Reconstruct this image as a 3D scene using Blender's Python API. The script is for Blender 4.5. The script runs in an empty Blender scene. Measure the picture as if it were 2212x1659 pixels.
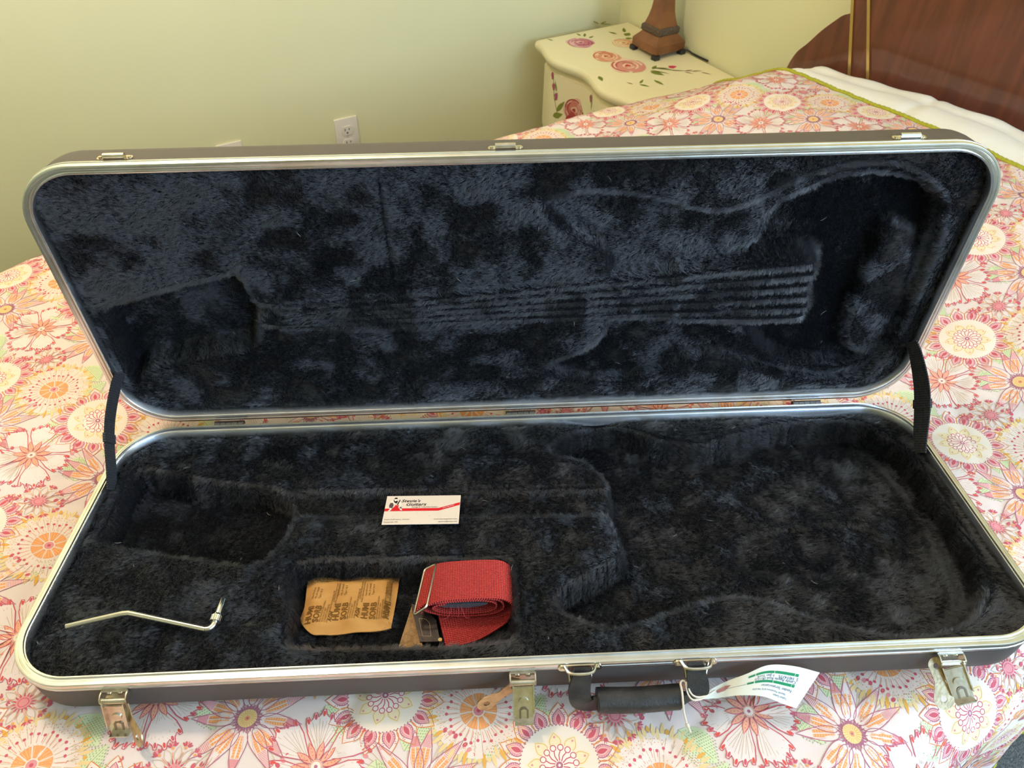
import bpy, bmesh, math, random
import numpy as np
from mathutils import Matrix, Vector
PI = math.pi
rng = np.random.default_rng(7)
random.seed(7)
SC = bpy.context.scene
C = SC.collection

# ------------------------------------------------------------------ camera, world, lights, exposure
cam_d = bpy.data.cameras.new('camera')
cam = bpy.data.objects.new('camera', cam_d); C.objects.link(cam); SC.camera = cam
cam_d.sensor_fit = 'HORIZONTAL'; cam_d.sensor_width = 36.0; cam_d.lens = 27.0325
cam_d.clip_start = 0.02; cam_d.clip_end = 60
cam.matrix_world = Matrix(((0.860578, 0.339284, -0.379857, -0.21171),
                           (-0.508934, 0.601808, -0.615478, -0.27803),
                           (0.019779, 0.722989, 0.690576, 1.42266), (0, 0, 0, 1)))
cam_d.dof.use_dof = True; cam_d.dof.focus_distance = 0.86; cam_d.dof.aperture_fstop = 15.0

SC.view_settings.view_transform = 'Standard'
SC.view_settings.look = 'None'
SC.view_settings.gamma = 1.0
SC.view_settings.use_curve_mapping = False
SC.view_settings.exposure = 0.16

world = bpy.data.worlds.new('world'); SC.world = world; world.use_nodes = True
bg = world.node_tree.nodes['Background']
bg.inputs['Color'].default_value = (0.62, 0.78, 1.0, 1); bg.inputs['Strength'].default_value = 2.0

def area_light(name, loc, target, sx, sy, power, col):
    d = bpy.data.lights.new(name, 'AREA'); d.shape = 'RECTANGLE'; d.size = sx; d.size_y = sy
    d.energy = power; d.color = col
    o = bpy.data.objects.new(name, d); C.objects.link(o); o.location = loc
    o.rotation_euler = (Vector(target) - Vector(loc)).to_track_quat('-Z', 'Y').to_euler()
    return o
# daylight through the window in the head wall and through the one behind the camera
area_light('daylight_head_window', (1.66, -1.30, 1.50), (0.7, 1.83, 1.35), 1.05, 1.15, 50, (0.64, 0.81, 1.0))
area_light('daylight_near_window', (0.55, -2.42, 1.55), (0.2, 0.9, 1.1), 1.45, 1.15, 40, (0.33, 0.60, 1.0))
# warm ceiling lamp near the far wall
lamp_d = bpy.data.lights.new('ceiling_bulb', 'POINT'); lamp_d.energy = 36; lamp_d.color = (1.0, 0.83, 0.64); lamp_d.shadow_soft_size = 0.10
lamp_o = bpy.data.objects.new('ceiling_bulb', lamp_d); C.objects.link(lamp_o); lamp_o.location = (-0.36, 0.96, 2.26)

# ------------------------------------------------------------------ helpers
def lin(c):
    return tuple((x/12.92 if x <= 0.04045 else ((x+0.055)/1.055)**2.4) for x in c)
def rgb(r, g, b):
    return lin((r/255., g/255., b/255.))
MATS = {}
def mat(name, col, rough=0.6, metal=0.0, spec=0.5, bump=None, var=None, sheen=0.0, coat=0.0, vcol=None):
    """bump=(scale, strength, distance) noise relief; var=(scale, second colour) noise colour variation"""
    if name in MATS: return MATS[name]
    m = bpy.data.materials.new(name); m.use_nodes = True
    nt = m.node_tree; b = nt.nodes['Principled BSDF']
    b.inputs['Base Color'].default_value = (*col, 1)
    b.inputs['Roughness'].default_value = rough; b.inputs['Metallic'].default_value = metal
    b.inputs['Specular IOR Level'].default_value = spec
    b.inputs['Sheen Weight'].default_value = sheen
    b.inputs['Coat Weight'].default_value = coat; b.inputs['Coat Roughness'].default_value = 0.08
    tc = nt.nodes.new('ShaderNodeTexCoord')
    if vcol:
        a = nt.nodes.new('ShaderNodeAttribute'); a.attribute_name = vcol
        nt.links.new(a.outputs['Color'], b.inputs['Base Color'])
    if var:
        n = nt.nodes.new('ShaderNodeTexNoise'); n.inputs['Scale'].default_value = var[0]; n.inputs['Detail'].default_value = 6
        nt.links.new(tc.outputs['Object'], n.inputs['Vector'])
        r = nt.nodes.new('ShaderNodeValToRGB')
        r.color_ramp.elements[0].color = (*col, 1); r.color_ramp.elements[1].color = (*var[1], 1)
        r.color_ramp.elements[0].position = 0.40; r.color_ramp.elements[1].position = 0.66
        nt.links.new(n.outputs['Fac'], r.inputs['Fac']); nt.links.new(r.outputs['Color'], b.inputs['Base Color'])
    if bump:
        n = nt.nodes.new('ShaderNodeTexNoise'); n.inputs['Scale'].default_value = bump[0]; n.inputs['Detail'].default_value = 4
        nt.links.new(tc.outputs['Object'], n.inputs['Vector'])
        bp = nt.nodes.new('ShaderNodeBump'); bp.inputs['Strength'].default_value = bump[1]; bp.inputs['Distance'].default_value = bump[2]
        nt.links.new(n.outputs['Fac'], bp.inputs['Height']); nt.links.new(bp.outputs['Normal'], b.inputs['Normal'])
    MATS[name] = m
    return m

def link(name, data, parent=None, m=None):
    o = bpy.data.objects.new(name, data); C.objects.link(o)
    if parent: o.parent = parent
    if m: data.materials.append(m)
    return o
def mesh_obj(name, verts, faces, m, parent=None, smooth=None):
    me = bpy.data.meshes.new(name)
    me.from_pydata([tuple(map(float, v)) for v in verts], [], [tuple(int(i) for i in f) for f in faces])
    me.validate(); me.update()
    if smooth is not None:
        me.polygons.foreach_set('use_smooth', [True]*len(me.polygons))
        if smooth < 179: me.set_sharp_from_angle(angle=math.radians(smooth))
    return link(name, me, parent, m)
def big_mesh(name, verts, tris, m, parent=None, smooth=True, cols=None):
    verts = np.asarray(verts, np.float32); tris = np.asarray(tris, np.int32); k = tris.shape[1]
    me = bpy.data.meshes.new(name)
    me.vertices.add(len(verts)); me.vertices.foreach_set('co', verts.ravel())
    me.loops.add(tris.size); me.loops.foreach_set('vertex_index', tris.ravel())
    me.polygons.add(len(tris)); me.polygons.foreach_set('loop_start', np.arange(0, tris.size, k, dtype=np.int32))
    me.polygons.foreach_set('loop_total', np.full(len(tris), k, np.int32))
    me.polygons.foreach_set('use_smooth', np.full(len(tris), smooth))
    me.update(calc_edges=True)
    if cols is not None:
        a = me.color_attributes.new('Col', 'FLOAT_COLOR', 'POINT')
        a.data.foreach_set('color', np.concatenate([cols, np.ones((len(cols), 1))], 1).astype(np.float32).ravel())
    return link(name, me, parent, m)
def empty(name, loc=(0, 0, 0), rot=None):
    o = bpy.data.objects.new(name, None); C.objects.link(o); o.location = loc
    if rot: o.rotation_euler = rot
    o.empty_display_size = 0.05
    return o
def tag(o, label, cat, group=None):
    o['label'] = label; o['category'] = cat
    if group: o['group'] = group
    return o
class MB:
    def __init__(s): s.v = []; s.f = []
    def add(s, v, f):
        n = len(s.v); s.v += [tuple(x) for x in v]; s.f += [tuple(i+n for i in q) for q in f]; return s
    def box(s, x0, x1, y0, y1, z0, z1, bev=0.0):
        if bev <= 0:
            v = [(x0,y0,z0),(x1,y0,z0),(x1,y1,z0),(x0,y1,z0),(x0,y0,z1),(x1,y0,z1),(x1,y1,z1),(x0,y1,z1)]
            return s.add(v, [(0,3,2,1),(4,5,6,7),(0,1,5,4),(1,2,6,5),(2,3,7,6),(3,0,4,7)])
        bm = bmesh.new(); bmesh.ops.create_cube(bm, size=1)
        for w in bm.verts: w.co = Vector(((x0+x1)/2+w.co.x*(x1-x0), (y0+y1)/2+w.co.y*(y1-y0), (z0+z1)/2+w.co.z*(z1-z0)))
        bmesh.ops.bevel(bm, geom=bm.edges[:]+bm.verts[:], offset=bev, segments=2, affect='EDGES', profile=0.6)
        bm.verts.index_update()
        s.add([w.co.copy() for w in bm.verts], [[w.index for w in q.verts] for q in bm.faces]); bm.free(); return s
    def tube(s, pts, r, n=10, closed=False, caps=True, flat=(1, 1), up=None):
        pts = [Vector(p) for p in pts]; k = len(pts); rr = r if hasattr(r, '__len__') else [r]*k
        rings = []; prev = Vector(up) if up else None
        for i in range(k):
            a = pts[i-1] if (i > 0 or closed) else pts[i]; b = pts[(i+1) % k] if (i < k-1 or closed) else pts[i]
            d = (b-a).normalized()
            if prev is None: prev = d.orthogonal()
            u = (prev - d*prev.dot(d)); u = u.normalized() if u.length > 1e-6 else d.orthogonal().normalized()
            w = d.cross(u)
            if not up: prev = u
            rings.append([pts[i] + u*math.cos(2*PI*j/n)*rr[i]*flat[0] + w*math.sin(2*PI*j/n)*rr[i]*flat[1] for j in range(n)])
        v = [q for ring in rings for q in ring]; f = []
        for i in range(k if closed else k-1):
            a = i*n; b = ((i+1) % k)*n
            for j in range(n): f.append((a+j, a+(j+1) % n, b+(j+1) % n, b+j))
        if caps and not closed:
            f.append(tuple(range(n-1, -1, -1))); f.append(tuple((k-1)*n+j for j in range(n)))
        return s.add(v, f)
    def prism(s, poly, z0, z1, ax=None):
        """closed polygon (x, y) between z0 and z1; ax maps (x,y,z)->xyz"""
        n = len(poly); ax = ax or (lambda x, y, z: (x, y, z))
        v = [ax(x, y, z0) for x, y in poly]+[ax(x, y, z1) for x, y in poly]
        f = [tuple(range(n-1, -1, -1)), tuple(range(n, 2*n))]+[(i, (i+1) % n, n+(i+1) % n, n+i) for i in range(n)]
        return s.add(v, f)
    def rings(s, rs, close_top=False, close_bottom=False):
        n = len(rs[0]); v = [p for r in rs for p in r]; f = []
        for i in range(len(rs)-1):
            for j in range(n): f.append((i*n+j, i*n+(j+1) % n, (i+1)*n+(j+1) % n, (i+1)*n+j))
        if close_bottom: f.append(tuple(range(n-1, -1, -1)))
        if close_top: f.append(tuple((len(rs)-1)*n+j for j in range(n)))
        return s.add(v, f)
    def build(s, name, m, parent=None, smooth=None):
        return mesh_obj(name, s.v, s.f, m, parent, smooth)
def structure(o):
    o['kind'] = 'structure'; return o
def vnoise(x, y, scale, seed=0):
    r = np.random.default_rng(seed); G = r.random((128, 128))
    u = np.asarray(x)*scale+37.3; w = np.asarray(y)*scale+19.7
    i = np.floor(u).astype(int); j = np.floor(w).astype(int); fu = u-i; fw = w-j
    fu = fu*fu*(3-2*fu); fw = fw*fw*(3-2*fw)
    g = lambda a, b: G[a % 128, b % 128]
    return (g(i, j)*(1-fu)+g(i+1, j)*fu)*(1-fw)+(g(i, j+1)*(1-fu)+g(i+1, j+1)*fu)*fw
def fbm(x, y, scale, seed=0, o=3):
    return sum(vnoise(x, y, scale*2**k, seed+k)*0.5**k for k in range(o))/sum(0.5**k for k in range(o))
def sstep(a, b, x):
    t = np.clip((x-a)/(b-a), 0, 1); return t*t*(3-2*t)
def sdf_poly(px, py, poly):
    """signed distance, negative inside"""
    p = np.asarray(poly, float); n = len(p); d = np.full(px.shape, 1e9); ins = np.zeros(px.shape, bool)
    for i in range(n):
        ax, ay = p[i]; bx, by = p[(i+1) % n]; ex, ey = bx-ax, by-ay
        wx, wy = px-ax, py-ay; t = np.clip((wx*ex+wy*ey)/(ex*ex+ey*ey+1e-15), 0, 1)
        d = np.minimum(d, (wx-ex*t)**2+(wy-ey*t)**2)
        c = ((ay <= py) != (by <= py)) & (px < (bx-ax)*(py-ay)/((by-ay)+1e-15)+ax); ins ^= c
    return np.where(ins, -1, 1)*np.sqrt(d)
def smooth_closed(pts, k=4):
    p = np.asarray(pts, float); n = len(p); out = []
    for i in range(n):
        a, b, c, d = p[i-1], p[i], p[(i+1) % n], p[(i+2) % n]
        for j in range(k):
            t = j/k; out.append(0.5*((2*b)+(-a+c)*t+(2*a-5*b+4*c-d)*t*t+(-a+3*b-3*c+d)*t**3))
    return np.array(out)
def smooth_open(pts, k=6):
    p = [Vector(q) for q in pts]; p = [p[0]*2-p[1]]+p+[p[-1]*2-p[-2]]; out = []
    for i in range(1, len(p)-2):
        a, b, c, d = p[i-1], p[i], p[i+1], p[i+2]
        for j in range(k):
            t = j/k; out.append(0.5*((2*b)+(-a+c)*t+(2*a-5*b+4*c-d)*t*t+(-a+3*b-3*c+d)*t**3))
    out.append(p[-2]); return out
def text_tris(body, size, shear=0.0, sx=1.0, align='LEFT', bold=0.0, res=2):
    """lettering as flat triangles in the xy plane"""
    cu = bpy.data.curves.new('lettering', 'FONT'); cu.body = body; cu.size = size; cu.shear = shear; cu.align_x = align
    cu.resolution_u = res; cu.offset = bold
    o = bpy.data.objects.new('lettering', cu); C.objects.link(o)
    dg = bpy.context.evaluated_depsgraph_get(); me = o.evaluated_get(dg).to_mesh(); me.calc_loop_triangles()
    v = np.zeros(len(me.vertices)*3); me.vertices.foreach_get('co', v); v = v.reshape(-1, 3)[:, :2]*np.array([sx, 1])
    t = np.zeros(len(me.loop_triangles)*3, np.int32); me.loop_triangles.foreach_get('vertices', t)
    o.evaluated_get(dg).to_mesh_clear(); bpy.data.objects.remove(o); bpy.data.curves.remove(cu)
    return v, t.reshape(-1, 3)

# flat print: strokes and fills collected in 2D with a layer number and a colour
class Print:
    def __init__(s): s.v = []; s.c = []; s.l = []; s.t = []; s.n = 0
    def raw(s, v, t, col, layer):
        v = np.asarray(v, float)
        if len(v) == 0: return
        s.v.append(v); s.t.append(np.asarray(t, np.int32)+s.n); s.c.append(np.tile(col, (len(v), 1))); s.l.append(np.full(len(v), float(layer))); s.n += len(v)
    def fill(s, poly, col, layer, rings=1, c=None):
        p = np.asarray(poly, float); n = len(p); c = p.mean(0) if c is None else np.asarray(c)
        rings = max(rings, int(math.ceil(np.linalg.norm(p-c, axis=1).max()/.0055)))
        v = [c]; t = []
        for k in range(1, rings+1): v += list(c+(p-c)*k/rings)
        for i in range(n):
            j = (i+1) % n; t.append((0, 1+i, 1+j))
            for k in range(1, rings):
                a = 1+(k-1)*n; b = 1+k*n; t += [(a+i, b+i, b+j), (a+i, b+j, a+j)]
        s.raw(v, t, col, layer)
    def stroke(s, pts, w, col, layer, closed=False):
        p = np.asarray(pts, float); n = len(p)
        if closed: d = np.roll(p, -1, 0)-np.roll(p, 1, 0)
        else:
            d = np.zeros_like(p); d[1:-1] = p[2:]-p[:-2]; d[0] = p[1]-p[0]; d[-1] = p[-1]-p[-2]
        d /= np.linalg.norm(d, axis=1)[:, None]+1e-12; nn = np.stack([-d[:, 1], d[:, 0]], 1)*w/2
        v = np.concatenate([p+nn, p-nn]); t = []
        for i in range(n if closed else n-1):
            j = (i+1) % n; t += [(i, n+i, n+j), (i, n+j, j)]
        s.raw(v, t, col, layer)
    def dot(s, x, y, r, col, layer, n=7, ry=None, rot=0):
        a = np.arange(n)*2*PI/n; q = np.stack([np.cos(a)*r, np.sin(a)*(ry or r)], 1)
        cr, sr = math.cos(rot), math.sin(rot); q = q@np.array([[cr, sr], [-sr, cr]])
        s.fill(q+np.array([x, y]), col, layer)
    def text(s, body, x, y, size, col, layer, rot=0, **kw):
        v, t = text_tris(body, size, **kw); cr, sr = math.cos(rot), math.sin(rot)
        if len(v): s.raw(v@np.array([[cr, sr], [-sr, cr]])+np.array([x, y]), t, col, layer)
    def arrays(s):
        v, t = np.concatenate(s.v), np.concatenate(s.t); a, b, c = v[t[:, 0]], v[t[:, 1]], v[t[:, 2]]
        cr = (b[:, 0]-a[:, 0])*(c[:, 1]-a[:, 1])-(b[:, 1]-a[:, 1])*(c[:, 0]-a[:, 0]); t = np.where((cr < 0)[:, None], t[:, ::-1], t)   # all face the same way
        return v, np.concatenate(s.l), np.concatenate(s.c), t
    def build(s, name, m, parent, fn):
        v, l, c, t = s.arrays()
        return big_mesh(name, fn(v, l), t, m, parent, True, c)
M_PRINT = mat('ink_print', (1, 1, 1), 0.8, vcol='Col', spec=0.2)

# ------------------------------------------------------------------ frames of reference (metres; x towards the head wall, y towards the far wall, floor z = 0)
Z0 = 0.72
MC = np.array([[0.88199, 0.47053, 0.0263], [-0.4706, 0.87639, 0.10235], [0.02511, -0.10265, 0.9944]])  # the case lies tilted in the soft bed
CASE_M = Matrix([list(MC[0])+[0], list(MC[1])+[0], list(MC[2])+[Z0], [0, 0, 0, 1]])
LEN, WID = 1.04, 0.3723
TH, GAP = 1.67938, 0.0088
LID_M = Matrix(((1, 0, 0, 0), (0, math.cos(TH), -math.sin(TH), WID+GAP), (0, math.sin(TH), math.cos(TH), 0.0003), (0, 0, 0, 1)))
DEPTH = 0.057

# ------------------------------------------------------------------ room
M_WALL = mat('pale_green_paint', rgb(232, 228, 184), 0.62, bump=(220, 0.05, 0.001), spec=0.35)
M_CEIL = mat('white_ceiling_paint', rgb(238, 236, 228), 0.9)
M_CARPET = mat('grey_carpet', rgb(132, 132, 128), 1.0, var=(180, rgb(96, 96, 94)), bump=(420, 0.9, 0.006))
M_TRIM = mat('white_trim_paint', rgb(240, 238, 230), 0.4)
XH, YF, XB, YN, ZC = 1.468, 1.83, -2.6, -2.3, 2.44
structure(MB().box(XB-.1, XH+.1, YN-.1, YF+.1, -.06, 0).build('floor', M_CARPET))
structure(MB().box(XB-.1, XH+.1, YN-.1, YF+.1, ZC, ZC+.06).build('ceiling', M_CEIL))
structure(MB().box(XB-.1, XH+.1, YF, YF+.1, 0, ZC).build('wall_left', M_WALL))
structure(MB().box(XB-.1, XB, YN, YF, 0, ZC).build('wall_back', M_WALL))
def holed(name, fixed0, fixed1, a0, a1, h0, h1, w0, w1, axis):
    b = MB()
    for (p, q, r, s_) in ((a0, h0, 0, ZC), (h1, a1, 0, ZC), (h0, h1, 0, w0), (h0, h1, w1, ZC)):
        b.box(*((fixed0, fixed1, p, q, r, s_) if axis == 'y' else (p, q, fixed0, fixed1, r, s_)))
    return structure(b.build(name, M_WALL))
holed('wall_head', XH, XH+.1, YN, YF, -1.85, -.75, .9, 2.1, 'y')
holed('wall_right', YN-.1, YN, XB-.1, XH+.1, -.2, 1.3, .95, 2.15, 'x')
def window(name, x0, x1, y0, y1, z0, z1):
    axis = 'y' if (x1-x0) < (y1-y0) else 'x'
    e = 0.05; b = MB()
    def bar(p, q, r, s_):
        b.box(*((x0, x1, p, q, r, s_) if axis == 'y' else (p, q, y0, y1, r, s_)))
    a0, a1 = (y0, y1) if axis == 'y' else (x0, x1)
    bar(a0, a0+e, z0, z1); bar(a1-e, a1, z0, z1); bar(a0+e, a1-e, z0, z0+e); bar(a0+e, a1-e, z1-e, z1); bar(a0+e, a1-e, (z0+z1)/2-.02, (z0+z1)/2+.02)
    o = structure(b.build(name, M_TRIM))
    mg = MATS.get('window_glass')
    if not mg:
        mg = bpy.data.materials.new('window_glass'); mg.use_nodes = True; nt = mg.node_tree; nt.nodes.clear()
        out = nt.nodes.new('ShaderNodeOutputMaterial'); mx = nt.nodes.new('ShaderNodeMixShader'); mx.inputs[0].default_value = 0.05
        nt.links.new(nt.nodes.new('ShaderNodeBsdfTransparent').outputs[0], mx.inputs[1]); gl = nt.nodes.new('ShaderNodeBsdfGlossy'); gl.inputs['Roughness'].default_value = 0.02
        nt.links.new(gl.outputs[0], mx.inputs[2]); nt.links.new(mx.outputs[0], out.inputs[0]); MATS['window_glass'] = mg
    g = MB(); xm, ym = (x0+x1)/2, (y0+y1)/2
    if axis == 'y': g.box(xm-.002, xm+.002, y0+e, y1-e, z0+e, z1-e)
    else: g.box(x0+e, x1-e, ym-.002, ym+.002, z0+e, z1-e)
    g.build('pane', mg, o)
window('window_1', XH+.02, XH+.08, -1.85, -.75, .9, 2.1)
window('window_2', -.2, 1.3, YN-.08, YN-.02, .95, 2.15)
structure(MB().box(XB, XH, YF-.014, YF, 0, .09).build('baseboard_left', M_TRIM))
structure(MB().box(XH-.014, XH, YN, YF-.014, 0, .09).build('baseboard_head', M_TRIM))

# ceiling lamp (above the frame)
t = tag(empty('ceiling_lamp', (-0.36, 0.96, ZC)), 'white ceiling lamp hanging over the bed, above the picture', 'lamp')
MB().rings([[(math.cos(a)*r, math.sin(a)*r, z) for a in np.arange(24)*2*PI/24] for r, z in ((.02, -.001), (.15, -.001), (.15, -.02), (.13, -.025), (.02, -.025))]).build('base', M_TRIM, t, 40)
MB().tube([(0, 0, -.02), (0, 0, -.12)], .012).build('stem', M_TRIM, t, 40)

# outlet plates on the far wall
M_PLATE = mat('white_outlet_plastic', rgb(236, 226, 214), 0.35)
M_SLOT = mat('dark_slot', (0.05, 0.045, 0.04), 0.8)
def outlet(x0, ztop, label, kind):
    w, h = 0.070, 0.115
    e = tag(empty('outlet_cover', (x0+w/2, YF, ztop-h/2)), label, 'outlet', 'outlet covers on the green wall')
    pl = MB().box(-w/2, w/2, -.006, 0, -h/2, h/2, .002).build('plate', M_PLATE, e, 40)
    F = lambda x, y, z: (x, -y, z)
    if kind == 'outlet':
        for zc in (.0195, -.0195):
            a = np.arange(28)*2*PI/28; q = [(0.0172*math.cos(k), max(-.0135, min(.0135, .0172*math.sin(k)))) for k in a]
            r = MB().prism(q, .0055, .0082, lambda x, y, z, zc=zc: (x, -z, y+zc)).build('receptacle', M_PLATE, e, 30)
            s_ = MB()
            s_.box(-.0075, -.0052, -.0086, -.0078, zc+.000, zc+.0075); s_.box(.0052, .0075, -.0086, -.0078, zc+.001, zc+.0068)
            s_.prism([(.0026*math.cos(k), -.0062+.0026*math.sin(k)) for k in np.arange(12)*2*PI/12], .0078, .0086, lambda x, y, z, zc=zc: (x, -z, y+zc))
            s_.build('slot', M_SLOT, r)
        MB().prism([(.003*math.cos(k), .003*math.sin(k)) for k in np.arange(12)*2*PI/12], .005, .0075, lambda x, y, z: (x, -z, y)).build('screw', mat('screw_white', rgb(205, 200, 190), .4), e, 30)
    else:
        for zc in (.0205, -.0205): MB().prism([(.003*math.cos(k), zc+.003*math.sin(k)) for k in np.arange(12)*2*PI/12], .005, .0075, lambda x, y, z: (x, -z, y)).build('screw', mat('screw_white', rgb(205, 200, 190), .4), e, 30)
        MB().prism([(.0045*math.cos(k), .0045*math.sin(k)) for k in np.arange(14)*2*PI/14], .005, .010, lambda x, y, z: (x, -z, y)).build('jack', mat('jack_metal', (.5, .48, .42), .3, 1), e, 30)
outlet(0.4525, 0.4212, 'white duplex power outlet with two receptacles on green wall', 'outlet')
outlet(0.111, 0.4222, 'blank-looking white wall plate, only its top edge showing above the case lid', 'blank')

# ------------------------------------------------------------------ bed surface
BED = dict(x0=-.61, x1=1.39, y0=-.262, y1=1.15)
ZB = Z0-.068
C0 = MC@np.array([0, .186, -DEPTH-.004])+np.array([0, 0, Z0])
def bed_z(x, y):
    x = np.asarray(x, float); y = np.asarray(y, float)
    z = np.full(x.shape, ZB)
    rise = sstep(.72, 1.14, x)*(.090+.022*sstep(.8, .4, y))*sstep(1.12, .90, y)*(.75+.25*sstep(-.25, .1, y))
    z = z+rise
    z = z+0.0035*(fbm(x, y, 9, 3, 2)-.5)+0.012*(vnoise(x, y, 3.2, 9)-.5)
    nz = MC[:, 2]
    zc = C0[2]-(nz[0]*(x-C0[0])+nz[1]*(y-C0[1]))/nz[2]
    lx = MC[0, 0]*x+MC[1, 0]*y+MC[2, 0]*(zc-Z0); ly = MC[0, 1]*x+MC[1, 1]*y+MC[2, 1]*(zc-Z0)
    dx = np.maximum(np.abs(lx)-.475, 0); dy = np.maximum(np.maximum(.045-ly, ly-.33), 0)
    w = np.exp(-((dx*dx+dy*dy)/.11**2))
    w = np.where((dx+dy) == 0, 1, w)
    return z*(1-w)+zc*w
def cloth(u, v, off=0.0, Rr=.07, flare=.05):
    """fabric coordinates -> position: flat on the bed, rolling over the sides and the foot"""
    u = np.asarray(u, float); v = np.asarray(v, float)
    yc, hy = (BED['y0']+BED['y1'])/2, (BED['y1']-BED['y0'])/2
    x0 = BED['x0']; x1 = 4.0; xc, hx = (x0+x1)/2, (x1-x0)/2
    far = (v > yc) & (u < xc); R = np.where(far, .36, .10)
    qx = np.abs(u-xc)-(hx-R); qy = np.abs(v-yc)-(hy-R)
    mx, my = np.maximum(qx, 0), np.maximum(qy, 0); ln = np.sqrt(mx*mx+my*my)
    d = ln+np.minimum(np.maximum(qx, qy), 0)-R
    gx = np.where(ln > 1e-9, mx/(ln+1e-12), (qx > qy)*1.0)*np.sign(u-xc)
    gy = np.where(ln > 1e-9, my/(ln+1e-12), (qy >= qx)*1.0)*np.sign(v-yc)
    e = np.maximum(d+Rr, 0); q = e/Rr
    ang = np.minimum(q, PI/2*.94)
    out = Rr*np.sin(ang)+np.maximum(e-Rr*PI/2*.94, 0)*flare; dn = Rr*(1-np.cos(ang))+np.maximum(e-Rr*PI/2*.94, 0)*.998
    # gathered folds in the hanging side
    fold = np.maximum(e-.06, 0); out = out+fold*.03*np.sin((u*np.abs(gy)+v*np.abs(gx))*38)*np.minimum(fold*8, 1)
    x = u-gx*e+gx*out; y = v-gy*e+gy*out
    z = bed_z(x, y)*1.0-dn
    return np.stack([x, y, z+off], -1)
def cloth_normal(u, v):
    h = .002; a = cloth(u+h, v)-cloth(u-h, v); b = cloth(u, v+h)-cloth(u, v-h); n = np.cross(a, b)
    return n/(np.linalg.norm(n, axis=-1, keepdims=True)+1e-12)
def stitch(u, v):
    a = u*.82+v*.57; b = -u*.57+v*.82
    s1 = np.abs(np.sin((a+.03*np.sin(b*21))*PI/.11)); s2 = np.abs(np.sin((b+.03*np.sin(a*17))*PI/.135))
    return -.0016*(np.exp(-(s1/.24)**2)+np.exp(-(s2/.22)**2))+.0022*(vnoise(u, v, 30, 21)-.5)
def quilt_pos(u, v, off=0.0):
    return cloth(u, v)+cloth_normal(u, v)*(stitch(u, v)+off)[..., None]
HEM_U = 1.243
QU0, QV0, QV1 = -.90, -.545, 1.42
def grid_faces(nu, nv):
    i, j = np.meshgrid(np.arange(nu-1), np.arange(nv-1), indexing='ij'); a = (i*nv+j).ravel()
    return np.stack([a, a+nv, a+nv+1, a+1], 1)
us = np.linspace(QU0, HEM_U, 430); vs = np.linspace(QV0, QV1, 394)
U, V = np.meshgrid(us, vs, indexing='ij')
M_QUILT = mat('quilt_cotton', rgb(230, 212, 203), 0.85, spec=0.2, bump=(900, 0.15, 0.0006), sheen=0.1)
quilt = big_mesh('quilt', quilt_pos(U, V).reshape(-1, 3), grid_faces(len(us), len(vs)), M_QUILT)
tag(quilt, 'floral quilt with pink, orange and yellow flowers and a green hem, spread over the bed', 'quilt')

# ---- printed flowers of the quilt
CREAM = rgb(238, 221, 202); PINK = rgb(226, 148, 150); CRIM = rgb(206, 96, 108); CORAL = rgb(236, 148, 122); ORNG = rgb(238, 160, 104)
YEL = rgb(236, 204, 146); PLUM = rgb(182, 112, 132); TAN = rgb(205, 178, 146); LEAF = rgb(214, 220, 178); LEAFD = rgb(150, 172, 112); SALM = rgb(238, 172, 142); PALEP = rgb(240, 184, 180)
def pol(r, a): return np.array([r*math.cos(a), r*math.sin(a)])
def petal(a, r0, r1, w, n=7, tip=.55):
    """pointed petal outline, closed"""
    tt = np.linspace(0, 1, n); prof = np.sin(PI*tt**tip)*w/2
    d = pol(1, a); nn = np.array([-d[1], d[0]])
    up = [d*(r0+(r1-r0)*t_)+nn*p for t_, p in zip(tt, prof)]; dn = [d*(r0+(r1-r0)*t_)-nn*p for t_, p in zip(tt, prof)]
    return np.array(up+dn[-2:0:-1])
PAPER = rgb(233, 216, 207)
def flower_star(P, R=.062):
    for k in range(13):
        a = 2*PI*k/13+.12*math.sin(k*2.3); r1 = R*(1-.10*((k*7) % 3)/2)
        P.fill(petal(a, .012, r1, .0150, 15), PAPER, 2); P.stroke(petal(a, .012, r1, .0150, 15), .00075, PLUM, 5, True)
        d = pol(1, a); nn = np.array([-d[1], d[0]])
        for s_ in (-1, 1):      # two orange bars, hatched
            P.fill([d*q+nn*s_*w for q, w in ((.017, .0004), (.028, .0006), (.039, .0006), (.039, .0036), (.030, .0040), (.019, .0018))], ORNG, 3)
            for q in np.linspace(.020, .038, 8): P.stroke([d*q+nn*s_*.0010, d*(q+.0006)+nn*s_*.0034], .00045, rgb(250, 206, 160), 4)
        m = 11
        for j in range(m):      # pink hatching towards the tip
            q = .040+(r1-.0065-.040)*j/(m-1); w = .0042*math.sqrt(max(0, 1-((q-.036)/(r1-.036))**2)); P.stroke([d*q-nn*w, d*q+nn*w], .00085, PINK, 3)
        for s_ in (-1, 1): P.stroke([pol(q, a)+nn*s_*w for q, w in ((.018, .0022), (.030, .0050), (.042, .0054), (r1-.006, .0018))], .0004, rgb(226, 150, 150), 4)
        if k % 3 == 0:
            for q in (-.10, 0, .10):
                c = pol(R*.97, a+.24+q); P.stroke([pol(R*.45, a+.24+q*.5), pol(R*.7, a+.24+q*.7), c], .0005, TAN, 1)
                P.dot(*c, .0030, CRIM if q else PINK, 3, ry=.0021, rot=a+.24)
    for k in range(26): P.fill(petal(2*PI*k/26, .008, .0155, .0022, 4), PLUM, 6)
    P.dot(0, 0, .0095, YEL, 7, 16)
    for k in range(20): P.stroke([pol(.004, 2*PI*k/20), pol(.0088, 2*PI*k/20)], .0005, rgb(222, 170, 84), 8)
    P.dot(0, 0, .0030, ORNG, 8, 10); P.dot(0, 0, .0014, PLUM, 9, 6)
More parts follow.
